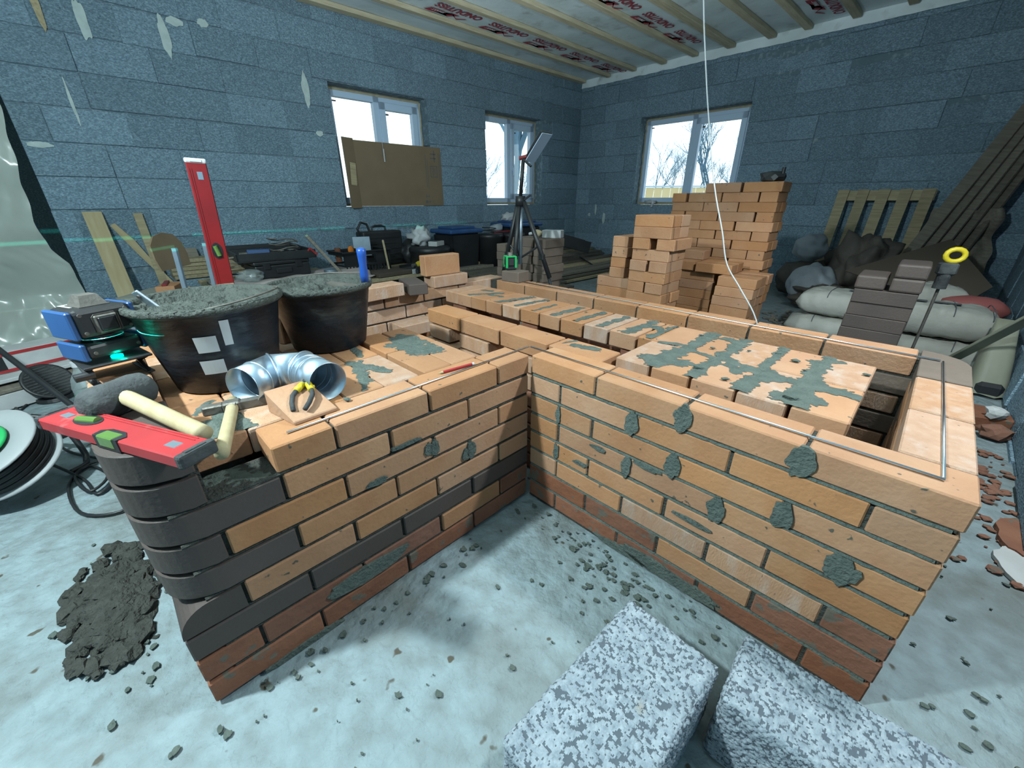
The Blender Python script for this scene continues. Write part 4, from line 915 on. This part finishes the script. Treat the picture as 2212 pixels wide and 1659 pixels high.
o = B().ball((0, 0, .05), .09, 2, (.8, 1.2, .6), .6, 3, 25).done('rag', WSACK, None, RW(.42, 2.40, .66), smooth=True); tag(o, 'grey rag heaped behind the round buckets', 'rag')
# timber in the far corner
GL = 'weathered boards piled in the far corner'
for k in range(26):
    col = k % 9; lay = k//9
    x = 1.50-.155*col-.02*lay+rnd(.02); z = .03+.047*lay+.028*max(0, col-1)
    o = piece('plank', .135, 3.1+rnd(.25), .038, GREYW if k % 4 else WOODX, None, RW(x, 1.75+rnd(.08), z), (0, -.06*0, RA+rnd(.018)), .004); tag(o, 'long weathered board in the low pile by the far corner', 'plank', GL)
for k in range(7):
    o = piece('bearer', .10, 2.6, .03+.028*k, GREYW, None, RW(1.28-.155*k, 1.75, (.03+.028*k)/2-.012), (0, 0, RA), .003); tag(o, 'squared timber under the board pile in the far corner', 'beam', 'timbers under the far corner pile')
tg = rthing('mortar_trough', 'black plastic trough tipped on the board pile behind the brown stack', 'trough', .92, 1.35, .40, .9)
M = Matrix.Rotation(.25, 4, 'Y'); b = B()
b.box(-.32, .32, -.2, .2, 0, .012, .003, M).box(-.32, .32, -.2, -.185, 0, .17, .003, M).box(-.32, .32, .185, .2, 0, .17, .003, M).box(-.33, -.315, -.2, .2, 0, .17, .003, M); b.done('body', BLK, tg)
b = B(); b.box(.315, .50, -.17, .17, -.02, .0, .004, Matrix.Rotation(.55, 4, 'Y')); b.done('lip', BLK, tg)

# tripod with a folded work light
tp = thing('tripod', 'tall black tripod with tilted flat lamp head before the brown stack', 'tripod', (-1.235, 1.22, 0))
for i, (x, y) in enumerate(((.42, .12), (-.30, -.02), (.02, -.15))):
    lg_ = B(); lg_.tube([(x*.06, y*.06, 1.075), (x*.55, y*.55, .58)], .016, 8).tube([(x*.5, y*.5, .62), (x, y, .02)], .011, 8); lg_.done('leg', BLK, tp, smooth=True)
    B().tube([(x*.33, y*.33, .79), (0, 0, .70)], .007, 6).done('strut', BLK, tp)
    B().ball((x, y, .018), .018, 2).done('foot', RUB, tp)
    B().box(x*.40-.02, x*.40+.02, y*.40-.015, y*.40+.015, .70, .74, .004).done('clamp', BLK, tp)
B().cyl((0, 0, .66), (0, 0, 1.1), .017).done('column', STEEL, tp, smooth=True); B().cyl((0, 0, 1.05), (0, 0, 1.11), .034).done('hub', BLK, tp, smooth=True)
B().cyl((0, 0, 1.1), (.025, 0, 1.335), .012).done('pole', BLK, tp, smooth=True)
B().tube([(.02, 0, 1.08), (.075, .02, 1.115)], .007, 6).tube([(.03, 0, 1.325), (.085, .01, 1.285)], .008, 6).done('lever', BLK, tp)
Mh_ = Matrix.Translation((.10, .05, 1.40)) @ Matrix.Rotation(-.79, 4, 'Y')
B().box(-.105, .105, -.05, .05, -.013, .006, .004, Mh_).box(-.05, .05, -.02, .02, .005, .03, .004, Mh_).done('lamp_head', BLK, tp); B().box(-.103, .103, -.048, .048, -.017, -.013, 0, Mh_).done('lamp_panel', PVC, tp)
B().cyl((.0, -.01, 1.335), (.05, .01, 1.345), .012).done('joint', REDD, tp)

# cardboard propped in the near window of the left wall
cb = thing('cardboard_sheet', 'unfolded cardboard box sheet covering the lower part of the left window', 'cardboard', RW(.012, 4.42, 1.03), RA+PI/2)
b = B(); b.box(.16, 1.38, -.004, .004, -.01, .70, .001); b.box(.16, 1.38, -.0045, .0045, .698, .70); b.done('sheet', CARD, cb)
B().box(-.17, 0, -.003, .003, -.03, .715, .001).done('flap', CARD, cb, (.165, -.003, 0), (0, 0, .35))
B().box(-.06, .03, -.0035, -.003, .20, .44).done('torn_patch', WOODX, cb, (.08, -.045, .02), (0, .1, .35))
kp = B(); yk = -.0052
for z0, z1, x0 in ((.22, .60, 1.13), (.20, .55, 1.155), (.30, .64, 1.335), (.28, .62, 1.355)): kp.box(x0, x0+.006, yk, yk+.0006, z0, z1)
for q in ((1.20, 1.21, .34, .48), (1.30, 1.31, .34, .48), (1.20, 1.31, .34, .35), (1.20, 1.31, .47, .48), (1.24, 1.25, .36, .46), (1.265, 1.275, .38, .45), (1.21, 1.30, .56, .575), (1.21, 1.30, .61, .625), (1.265, 1.28, .52, .66)): kp.box(q[0], q[1], yk, yk+.0006, q[2], q[3])
kp.box(1.09, 1.125, yk, yk+.0006, .02, .055).box(1.125, 1.165, yk, yk+.0006, .032, .042).box(1.16, 1.168, yk, yk+.0006, .02, .055)            # glass symbol lying on its side
kp.box(1.10, 1.155, yk, yk+.0006, .102, .110).box(1.105, 1.113, yk, yk+.0006, .085, .13).box(1.148, 1.156, yk, yk+.0006, .095, .125)
kp.done('printed_marks', KINK, cb)
o = B().tube([(0, 0, 0), (.002, 0, -.08), (.006, .004, -.10), (.008, .002, -.24)], .003, 6).box(.000, .016, -.002, .002, -.24, -.10).done('tape_strip', WHITE, None, RW(.04, 3.90, 1.76), (0, 0, RA+PI/2)); tag(o, 'white tape strip hanging in front of the cardboard', 'tape')
cl = B().ball((0, 0, .02), .07, 3, (1.5, .6, .4), .7, 3, 31).tube([(.05, -.02, .02), (.07, -.06, -.01), (.07, -.075, -.06)], .018, 6).done('rag', WHITE, None, RW(1.52, -.04, 1.035), (0, 0, RA), smooth=True); tag(cl, 'white rag on the sill of the right window', 'rag')
o = B().ball((0, 0, .03), .05, 2, (1.6, .8, .8), .4, 3, 33).cyl((.06, 0, .02), (.06, 0, .09), .012).done('door_closer', BLK, None, RW(2.86, .045, 1.16), (0, 0, RA)); o.location = Vector((-.10, 2.64, 18*PH)); tag(o, 'small black fitting lying on top of the tall back stack', 'fitting')
o = B().prism([(-.035, .16), (.0, .15), (.02, .02), (.012, -.12), (-.004, -.16), (-.02, -.10), (-.03, .05)], .004, .02, Matrix.Translation((0, -6.54, 2.40)) @ Matrix.Rotation(PI/2, 4, 'Z') @ Matrix.Rotation(PI/2, 4, 'X')).done('wood_splinter', WOODX, None, ROOM, (0, 0, RA)); tag(o, 'split wood splinter wedged high in the left wall', 'wood')
# hanging cable
pts = [Vector(p) for p in ((-.38, 1.4, 2.90), (-.315, 1.4, 2.4), (-.228, 1.4, 1.931), (-.178, 1.4, 1.714), (-.119, 1.4, 1.483), (-.023, 1.4, 1.152), (.061, 1.4, .933), (.117, 1.4, .775), (.212, 1.4, .654), (.318, 1.4, .512), (.40, 1.4, .30), (.50, 1.42, .05), (.60, 1.5, .006), (.9, 1.7, .006))]
def smooth_path(ps, n=5):
    out = []
    for i in range(len(ps)-1):
        p0, p1, p2, p3 = ps[max(i-1, 0)], ps[i], ps[i+1], ps[min(i+2, len(ps)-1)]
        for k in range(n):
            t = k/n; out.append(.5*((2*p1)+(p2-p0)*t+(2*p0-5*p1+4*p2-p3)*t*t+(3*p1-p0-3*p2+p3)*t**3))
    return out+[ps[-1]]
o = B().tube(smooth_path(pts), .0038, 6).done('hanging_cable', WHITE, None, smooth=True); tag(o, 'thin white cable hanging from the ceiling in front of the brick stacks', 'cable')

# ================================================================ right side of the room
def sack(loc, rz, label, lx=.60, ly=.42, lz=.17, m=SACK, seed=1, rot=None, strings=(), prints=()):
    t = thing('cement_sack', label, 'sack', loc, rz, rot=rot)
    sack_bm(lx, ly, lz, seed).done('paper_body', m, t, smooth=True)
    for x in strings:
        n = 20; pts = []
        for i in range(n+1):
            a = PI*i/n; y = -math.cos(a)*ly*.47; zz = lz*.5+lz*.53*(max(0, 1-abs(y/ly*2)**5)**.42)
            pts.append((x, y, zz))
        B().tube(pts, .003, 5).done('string', KINK, t)
    for x, w in prints:
        b = B(); b.grid(lambda u, v: (x+w*(u-.5), -.02+.06*(v-.5), lz*.5+lz*.5*(max(1e-6, (1-abs((x+w*(u-.5))/lx*2)**5)*(1-abs((-.02+.06*(v-.5))/ly*2)**5))**.42)+.010), 6, 3); b.done('printed_mark', KINK, t)
    return t
sack((.40, 3.38, 0), .05, 'lower white cement sack left of the dark brown stack', seed=2, strings=(-.10,), lz=.18)
sack((.45, 3.40, .182), -.04, 'upper white cement sack left of the dark brown stack', seed=3, strings=(-.08,), prints=((.06, .07), (.18, .07)), lz=.21)
sack((1.06, 3.10, 0), -.06, 'lowest white cement sack right of the dark brown stack', seed=4, strings=(.10,), lz=.20)
sack((1.02, 3.14, .202), .05, 'white cement sack second from bottom right of the dark brown stack', seed=5, strings=(.06, .24), prints=((-.12, .08), (.02, .14)), lz=.22)
sack((.92, 3.72, .25), .6, 'topmost slumped white sack behind the dark brown stack', lx=.42, ly=.36, lz=.22, seed=6)
sack((.92, 3.72, 0), .5, 'white sack at the bottom behind the dark brown stack', lx=.56, ly=.42, lz=.25, seed=8)
o = B().ball((0, 0, .0), .16, 3, (1.2, .9, .6), .15, 2, 41).done('rubber_bowl', mat('dull_red', (.42, .13, .12), rough=.7), None, (1.19, 3.56, .34), smooth=True); tag(o, 'dull red rounded bundle behind the right white sacks', 'bundle')
o = B().ball((0, 0, .17), .19, 3, (1, .9, .9), .2, 2, 42).done('crate_bundle', BLK, None, (1.19, 3.60, 0), smooth=True); tag(o, 'black bundle under the dull red bundle by the right wall', 'bundle')
# white woven sacks and brown tarpaulin behind the brick stacks
for i, (x, y, z, r, sc, lb) in enumerate([(.02, 4.55, .22, .24, (.9, 1, .95), 'lower white woven sack right behind the tall back stack'), (-.16, 4.95, .58, .17, (1, 1, .9), 'upper white woven sack behind the tall back stack')]):
    o = B().ball((0, 0, 0), r, 4, sc, .25, 2, 50+i).done('woven_sack', WSACK, None, (x, y, z), smooth=True); tag(o, lb, 'sack')
o = B().ball((0, 0, 0), .30, 3, (.9, .7, .72), .3, 2, 58).done('rubble_sack', TARP, None, (-.18, 5.0, .21), smooth=True); tag(o, 'dark sack carrying the upper white woven sack by the back wall', 'sack')
for i, (x, y, z, r, sc, lb) in enumerate([(.36, 4.85, .38, .36, (.75, .8, 1.05), 'large brown tarpaulin sack leaning on the pallet'), (.20, 5.35, .30, .28, (1.1, .8, 1.0), 'brown tarpaulin sack slumped behind the large one'), (.22, 4.35, .14, .22, (1.4, .8, .6), 'low brown tarpaulin heap before the pallet')]):
    o = B().ball((0, 0, 0), r, 4, sc, .45, 2.6, 60+i).done('tarpaulin_sack', TARP, None, (x, y, z), smooth=True); tag(o, lb, 'sack')
pt = B(); pt.grid(lambda u, v: ((u-.5)*.7*(1-.3*v)+.05*noise.noise(Vector((u*5, v*6, 3))), .10*noise.noise(Vector((u*6, v*5, 1)))+.22*(1-v), .95*v+.05*noise.noise(Vector((u*9, 2, v)))), 20, 24)
o = pt.done('crumpled_paper', GREYW, None, (.98, 5.35, .05), smooth=True); tag(o, 'crumpled grey-brown paper sheet standing behind the pallet on its right', 'paper')
# pallet leaning on the back wall
pa = thing('pallet', 'wooden pallet leaning upright against the back wall', 'pallet', RW(4.06, .42, .02), rot=(-.27, 0, RA+.0))
for i in range(5):
    piece('slat', .105, .02, 1.2, WOODX, pa, (.06+.185*i, -.045, .60), bev=.002)
for z in (.07, .45, 1.14): piece('cross_board', .86, .02, .11, WOODX, pa, (.43, -.022, z), bev=.002)
for z in (.07, 1.14):
    for x in (.06, .43, .80): piece('block', .10, .075, .10, WOODX, pa, (x, .027, z), bev=.003)
# brown hardboard draped on the sacks
hb2 = B(); hb2.prism([(-.42, -.10), (.12, .38), (.44, -.02), (.30, -.28), (.02, -.20)], -.004, .004)
o = hb2.done('hardboard_sheet', BOARD, None, (.80, 4.10, .50), (.78, .10, .06)); o.scale = (1.12, 1.05, 1); tag(o, 'dark brown hardboard sheet lying tilted behind the white sacks', 'board')
o = piece('block', .5, .4, .28, GREYW, None, (.82, 4.35, .14), (0, 0, .1)); o.name = 'wooden_crate'; tag(o, 'grey timber crate propping the dark brown hardboard sheet', 'crate')
# boards in the right corner
for i in range(5):
    x = .0; p, q = RW(4.75+.10*i, .62-.06*i, .02), RW(5.34+.05*i, .16+.02*i, 1.95-.06*i); d = q-p
    o = piece('plank', .11, .028, d.length, GREYW, None, (p+q)/2, None, .003); o.rotation_euler = (d.to_track_quat('Z', 'Y') @ Matrix.Rotation(.5, 4, 'Z').to_quaternion()).to_euler(); tag(o, 'weathered board, %s of the five leaning in the right corner' % ('leftmost', 'second from left', 'middle', 'fourth from left', 'rightmost')[i], 'plank', 'boards leaning in the right corner')
# khaki board and roll by the right wall
p, q = Vector((1.16, 2.74, .16)), Vector((1.385, 2.40, .60)); d = q-p
bd = piece('strip_board', .075, .016, d.length, KHAKI, None, (p+q)/2, None, .003); bd.rotation_euler = d.to_track_quat('Z', 'Y').to_euler(); tag(bd, 'long khaki strip slanting against the right wall beside the sacks', 'board')
rl = thing('foil_bag', 'khaki foil bag with blacked-in mouth lying beside the right wall', 'bag', (1.33, 2.70, .0), .12)
b = B(); n = 28
def rim(k, sx, sy, z, y0): return [b.bm.verts.new((sx*math.copysign(abs(math.cos(a))**.6, math.cos(a)), y0+sy*math.copysign(abs(math.sin(a))**.6, math.sin(a)), z+.010*noise.noise(Vector((math.cos(a)*2, math.sin(a)*2, k*3))))) for a in [2*PI*i/n for i in range(n)]]
rows = [rim(0, .080, .075, .015, -.06), rim(1, .078, .085, .10, -.02), rim(2, .07, .08, .22, .05), rim(3, .055, .06, .34, .11), rim(4, .05, .01, .42, .15)]
for p_, q_ in zip(rows, rows[1:]):
    for i in range(n): b.bm.faces.new((p_[i], p_[(i+1) % n], q_[(i+1) % n], q_[i]))
b.bm.faces.new(rows[-1]); o = b.done('wrap', KHAKI, rl, smooth=True); B().box(-.06, .06, -.135, .0, .006, .09, .02).done('mouth_shade', BLK, rl)  # solid black block standing in for the shade inside the bag
# drill with mixing rod behind the dark stack
mx = thing('mixing_drill', 'yellow-handled mixing drill standing behind the dark brown stack', 'drill', (.945, 2.12, 0), .3)
B().cyl((0, 0, .02), (0, 0, .66), .007).done('rod', IRON, mx); B().ball((0, 0, .05), .05, 2, (1, 1, .6), .3).done('paddle', IRON, mx)
B().cyl((0, 0, .66), (0, 0, .74), .028).box(-.035, .035, -.03, .03, .73, .79, .008).done('gear_case', RUB, mx)
B().tube([(.036*math.cos(a)+.01, 0, .826+.030*math.sin(a)) for a in [i*.45 for i in range(14)]],   .012, 8, closed=True).done('handle', YEL, mx, smooth=True)
# rubble between stove and right wall
rb = B().prism([(-.10, -.10), (.09, -.08), (.12, .07), (-.06, .10)], 0, .075); bmesh.ops.bevel(rb.bm, geom=rb.bm.edges[:], offset=.006, affect='EDGES')
o = rb.done('brick_fragment', BRED, None, (1.30, 2.10, .0), (0, .0, .3)); tag(o, 'large dark red brick fragment by the right wall', 'brick fragment')
o = B().ball((0, 0, .04), .05, 2, (1.2, .9, .8), .5, 2, 3).done('brick_fragment', BRED, None, (1.345, 1.93, .0)); tag(o, 'small reddish brick lump beside the large fragment', 'brick fragment')
o = B().ball((0, 0, .03), .04, 2, (1, .7, .8), .5, 2, 4).done('mortar_lump', PAPER, None, (1.33, 2.02, .075)); tag(o, 'whitish mortar lump on the large red fragment', 'lump')
for i in range(2):
    o = piece('wood_offcut', .16, .05, .012, WOOD, None, (1.20, 1.90+.012*i, .007+.013*i), (0, 0, .2+.1*i), .002); tag(o, '%s of two pale wood offcuts beside the red fragment' % ('lower', 'upper')[i], 'offcut')
rg = random.Random(5); dbs = B()
for i in range(90):
    x = 1.385-abs(rg.gauss(0, .07)); y = rg.uniform(.75, 1.75); r = rg.uniform(.004, .018); dbs.ball((x, y, r*.3), r, 1, (1.3, 1, .5), .5, 2, i)
o = dbs.done('brick_crumbs', BRED); tag(o, 'reddish brick crumbs strewn along the right wall', 'rubble', kind='stuff')
o = B().prism(blob(0, 0, .05, .11, 7, 20, .4), 0, .018).done('brick_shard', BRED, None, (1.375, 1.03, 0)); tag(o, 'long dark red shard at the right edge of the floor', 'brick fragment')
o = B().prism(blob(0, 0, .06, .10, 9, 24, .3), 0, .012).done('plaster_flake', PAPER, None, (1.375, .86, 0)); tag(o, 'flat pale plaster flake at the right edge of the floor', 'flake')
dbs = B()
for i in range(70):
    x, y = rg.gauss(.02, .10), rg.gauss(3.75, .18); r = rg.uniform(.008, .03); dbs.ball((x, y, r*.3), r, 1, (1.3, 1, .5), .5, 2, i)
o = dbs.done('brick_rubble', GREYW); tag(o, 'heap of grey rubble between brick stacks and white sacks', 'rubble', kind='stuff')

# ================================================================ floor on the left
# polythene hanging in the doorway
sh_ = B()
def fsh(u, v):
    z_ = 2.25*v; ky = ((0, 6.97), (.32, 6.935), (.6, 6.955), (.72, 7.02), (.93, 7.04), (1.7, 6.945), (2.3, 6.93)); y = 6.95
    for (za, ya), (zb, yb) in zip(ky, ky[1:]):
        if za <= z_ <= zb: y = ya+(yb-ya)*(z_-za)/(zb-za)
    y += .012*noise.noise(Vector((v*14, 3, 3)))*(1-u)+1.75*u
    w = .05*noise.noise(Vector((u*5, v*4, 1)))+.028*noise.noise(Vector((u*13+v*5, v*9, 2)))+.012*noise.noise(Vector((u*31-v*14, v*22, 3)))
    bulge = .30*math.sin(PI*min(1, (1-v)*1.15))**2*(.35+.65*u)
    return (.06+bulge+w+.25*max(0, .16-v)/.16*(.3+u), -y, .004+2.25*v+.03*max(0, .1-v)*noise.noise(Vector((u*9, 4, 4))))
sh_.grid(fsh, 90, 120)
o = sh_.done('polythene_sheet', SHEET, None, ROOM, (0, 0, RA), smooth=True); tag(o, 'milky crumpled polythene sheet hanging over the doorway at left', 'sheet')
# cable reel
rc = (-1.45, -1.475, .0)
re_ = thing('cable_reel', 'cable reel with green centre and black tube stand on the floor', 'cable reel', rc, 0)
ax = Vector((.36, -.30, .88)).normalized(); Mr = Matrix.Translation((.05, .02, .21)) @ ax.to_track_quat('Z', 'Y').to_matrix().to_4x4()
B().lathe([(0, .055), (.165, .055), (.170, .060), (.165, .066), (.10, .066), (.09, .058), (0, .058)], 40, Mr).done('front_flange', mat('grey_flange', (.42, .45, .46), rough=.5), re_, smooth=True)
B().lathe([(0, -.066), (.165, -.066), (.170, -.060), (.165, -.054), (0, -.054)], 40, Mr).done('rear_flange', mat('grey_flange', (.42, .45, .46)), re_, smooth=True)
B().lathe([(0, .067), (.085, .067), (.092, .072), (.085, .080), (.03, .082), (0, .082)], 30, Mr).done('green_centre', GRN, re_, smooth=True)
for i in range(9):
    B().tube([Mr @ Vector(((.145+.004*(i % 2))*math.cos(a), (.145+.004*(i % 2))*math.sin(a), -.046+.0115*i)) for a in [k*2*PI/40 for k in range(40)]], .007, 6, closed=True).done('cable_turn', BLK, re_, smooth=True)
B().lathe([(.13, -.054), (.13, .054)], 30, Mr).done('drum', BLK, re_, smooth=True)
B().tube(smooth_path([Vector(p) for p in ((-.04, .16, .012), (-.07, .205, .013), (-.097, .212, .02), (-.128, .215, .05), (-.165, .195, .16), (-.155, .175, .22), (-.17, .127, .25), (-.18, .119, .235), (-.24, .098, .10), (-.29, .093, .02), (-.36, .06, .013))]), .0115, 8).done('tube_stand', BLK, re_, smooth=True)
B().box(-.02, .02, -.02, .02, .285, .315, .004, Matrix.Translation((.03, .03, 0))).done('plug_socket', YEL, re_)
for i, (lb, ps_) in enumerate([('loose black cable looping up from the reel to the left', [(-1.75, -1.50, .30), (-1.82, -1.46, .40), (-1.98, -1.44, .36), (-2.06, -1.52, .25), (-1.95, -1.60, .20), (-1.80, -1.60, .34), (-1.92, -1.66, .42), (-2.3, -1.6, .02), (-2.6, -1.5, .008)]),
                               ('loose black cable coiling round the foot of the reel stand', [(-1.62, -1.40, .06), (-1.40, -1.28, .008), (-1.22, -1.24, .008), (-1.30, -1.19, .008), (-1.52, -1.22, .008), (-1.45, -1.30, .014), (-1.25, -1.26, .016), (-1.33, -1.20, .018), (-1.50, -1.26, .010), (-1.38, -1.32, .010), (-1.12, -1.29, .008), (-1.02, -1.18, .008), (-1.10, -1.09, .008)]),
                               ('thin black cable crossing the floor below the level', [(-2.6, -1.55, .008), (-2.1, -1.42, .008), (-1.75, -1.33, .008), (-1.55, -1.22, .008), (-1.40, -1.12, .008)])]):
    o = B().tube(smooth_path([Vector(p) for p in ps_]), .006, 6).done('cable', BLK, None, smooth=True); tag(o, lb, 'cable')
# black tubular trestle
ts = thing('tubular_frame', 'black tubular trestle frame on the floor left of the mallet', 'frame', (-1.75, -1.20, 0), 0)
for ps_ in ([(.62, .055, .02), (.25, .02, .20), (-.35, -.22, .46), (-.6, -.33, .55)], [(.25, .02, .20), (.02, -.12, .09), (-.25, -.28, .03), (-.6, -.48, .02)], [(-.18, -.24, .03), (-.2, -.25, .14)]):
    B().tube([Vector(p) for p in ps_], .012, 8).done('tube', BLK, ts, smooth=True)
# work light, bottle, boxes
fl_ = thing('work_light', 'round dark work light lying face up on the floor at left', 'lamp', (-2.62, -1.385, .0), .4); fl_.scale = (.66, .66, .66)
Ml = Matrix.Translation((0, 0, .16)) @ Vector((.75, .08, .55)).normalized().to_track_quat('Z', 'Y').to_matrix().to_4x4()
B().lathe([(0, -.15), (.09, -.15), (.11, -.12), (.12, -.02), (.165, .0), (.172, .02), (.165, .035), (.15, .028), (0, .026)], 36, Ml).done('housing', BLK, fl_, smooth=True)
b = B()
for i in range(-5, 6): b.box(-.148*math.cos(math.asin(i/5.6)), .148*math.cos(math.asin(i/5.6)), i*.026-.004, i*.026+.004, .027, .032, 0, Ml)
b.done('grille', RUB, fl_); B().tube([Ml @ Vector((.17*math.cos(a), .05, -.06+.17*math.sin(a))) for a in [3.3+i*.2 for i in range(15)]], .008, 6).done('bracket', BLK, fl_, smooth=True)
B().lathe([(0, 0), (.13, 0), (.12, .03), (0, .03)], 24).done('base', BLK, fl_)
bt = thing('plastic_bottle', 'clear plastic water bottle standing left of the laser level', 'bottle', (-1.93, -1.185, 0), 0)
B().lathe([(0, .002), (.05, .0), (.055, .02), (.053, .11), (.048, .125), (.054, .14), (.055, .24), (.045, .285), (.022, .325), (.018, .34), (.018, .355), (0, .355)], 28).done('body', CLEAR, bt, smooth=True)
B().lathe([(.0565, .13), (.0565, .21)], 28).done('label_wrap', mat('green_label', (.10, .45, .25), (.5, .6, .62), rough=.4, scale=9), bt, smooth=True); B().lathe([(0, .37), (.021, .37), (.021, .345), (.019, .343)], 18).done('cap', WHITE, bt)
b1 = thing('red_white_box', 'long white box with red stripes lying left of the laser level', 'box', (-2.92, -1.36, .16), .30)
B().box(-.09, .09, -.30, .30, 0, .12, .004).done('box', PAPER, b1)
for z in (.004, .100): B().box(-.0925, .0925, -.3025, .26, z, z+.018).done('stripe', REDP, b1)
B().box(.088, .094, -.30, -.20, .02, .10, .002).done('black_strap', BLK, b1)
for k, (x, y, z, w) in enumerate([(-2.85, -1.38, .148, .30), (-2.80, -1.40, .11, .34), (-2.82, -1.40, .05, .36)]):
    o = piece('board', w, .95, .022 if k < 2 else .09, GREYW if k == 1 else PAPER, None, (x, y, z), (0, 0, .30+.03*k), .003); tag(o, 'board, %s in the low pile under the red-striped white box' % ('uppermost', 'middle', 'lowest and thickest')[k], 'board')
o = piece('panel', .02, .34, .30, mat('taupe_panel', (.36, .32, .30)), None, (-3.30, -1.02, .152), (0, .12, .35)); tag(o, 'taupe panel standing between the doorway sheet and the chair', 'panel')
o = piece('glove', .05, .07, .02, RUB, None, (-2.99, -1.60, .172), (0, 0, .3), .008); tag(o, 'dark glove at the left end of the board pile', 'glove'); o.location.z = .29
# mortar spilled on the floor
hp = B()
for i in range(150):
    x, y = rg.gauss(-.52, .11), rg.gauss(-1.215, .045); d = math.hypot((x+.52)/.2, (y+1.215)/.08); r = rg.uniform(.010, .030)
    hp.ball((x, y, .004+.030*max(0, 1-d)), r, 2, (1.4, 1, .6), .7, 2.4, i)
hp.grid(lambda u, v: (-.52+.40*(u-.5)*(1+.4*noise.noise(Vector((v*5, 1, 1)))), -1.215+.15*(v-.5)*(1+.5*noise.noise(Vector((u*5, 2, 1)))), -.004+.05*max(0, 1-((u-.5)*2)**2)*max(0, 1-((v-.5)*2)**2)+.010*noise.noise(Vector((u*14, v*9, 7)))), 40, 24)
o = hp.done('mortar_heap', MORD, smooth=False); tag(o, 'heap of spilled dark mortar on the floor left of the rounded corner', 'mortar')
cb_ = B()
def crumbs(n, cx, cy, sx, sy, r0, r1, avoid=True):
    for i in range(n):
        x, y = rg.gauss(cx, sx), rg.gauss(cy, sy)
        if avoid and ((XL < x < .01 and YE < y < .01) or (XL < x < XE and -.01 < y < 1.0)): continue
        r = rg.uniform(r0, r1); cb_.prism(blob(x, y, r*1.4, r, i+n, 9, .6), 0, rg.uniform(.001, .006))
crumbs(50, -.42, -1.21, .18, .06, .002, .009); crumbs(40, .05, -.5, .02, .35, .002, .009); crumbs(70, .40, -.07, .22, .03, .002, .007); crumbs(34, .50, -.14, .10, .04, .003, .009); crumbs(36, 1.22, .1, .07, .35, .002, .007); crumbs(12, .4, -.55, .25, .2, .003, .007); crumbs(60, .15, -.8, .4, .2, .001, .003)
o = cb_.done('mortar_crumbs', MOR); tag(o, 'scattered mortar crumbs and splashes on the pale floor', 'mortar', kind='stuff')

# ================================================================ foreground blocks of pebbled concrete
def pebble_block(name, label, lx, ly, lz, M, seed):
    st_ = .0025; b = B(); off = Vector((seed*13.7, seed*5.1, seed*2.3)); cl = b.bm.verts.layers.float.new('gap')
    def h(p):
        q = (p+off)*112+Vector((.5*noise.noise(p*60), .5*noise.noise(p*60+Vector((9, 0, 0))), .5*noise.noise(p*60+Vector((0, 9, 0)))))
        d = noise.voronoi(q)[0]; k = min(1, max(0, (d[1]-d[0])*1.7)); return k
    def face(o, u, v, nn):
        nu, nv = max(2, int(u.length/st_)), max(2, int(v.length/st_)); g = [[None]*(nv+1) for _ in range(nu+1)]; kk = {}
        for i in range(nu+1):
            for j in range(nv+1):
                p = o+u*(i/nu)+v*(j/nv); e = min(i/nu, 1-i/nu)*u.length; f = min(j/nv, 1-j/nv)*v.length; r = min(1, min(e, f)/.007)
                k = h(p); dirn = nn if r >= 1 else (nn*r+p.normalized()*(1-r)).normalized()
                g[i][j] = b.bm.verts.new(p+dirn*(.0052*math.sqrt(k)-.005*(1-r)+.003*noise.noise((p+off)*25))); kk[i, j] = k
        for i in range(nu):
            for j in range(nv):
                fc = b.bm.faces.new((g[i][j], g[i+1][j], g[i+1][j+1], g[i][j+1])); fc.material_index = 1 if kk[i, j]+kk[i+1, j]+kk[i+1, j+1]+kk[i, j+1] < .80 else 0
    X, Y, Z = Vector((lx, 0, 0)), Vector((0, ly, 0)), Vector((0, 0, lz)); c = Vector((-lx/2, -ly/2, -lz/2))
    for a_ in ((c+Z, X, Y, Vector((0, 0, 1))), (c, X, Z, Vector((0, -1, 0))), (c+Y, X, Z, Vector((0, 1, 0))), (c, Y, Z, Vector((-1, 0, 0))), (c+X, Y, Z, Vector((1, 0, 0)))): face(*a_)
    b.box(-lx/2+.01, lx/2-.01, -ly/2+.01, ly/2-.01, -lz/2, lz/2-.02)
    bmesh.ops.remove_doubles(b.bm, verts=b.bm.verts, dist=.0006)
    o = b.done(name, PEB, None, smooth=True); o.data.materials.append(PASTE_SHADE); o.matrix_world = M; return tag(o, label, 'block')
pebble_block('concrete_block', 'pebbled grey concrete block at left of the two in the foreground', .212, .42, .186, Matrix.Translation((.697, -.487, .0945)) @ Matrix.Rotation(-.045, 4, 'Z'), 1)
pebble_block('concrete_block', 'pebbled grey concrete block at right, close to the right wing', .42, .175, .19, Matrix.Translation((1.045, -.245, .0965)) @ Matrix.Rotation(.05, 4, 'Z'), 2)
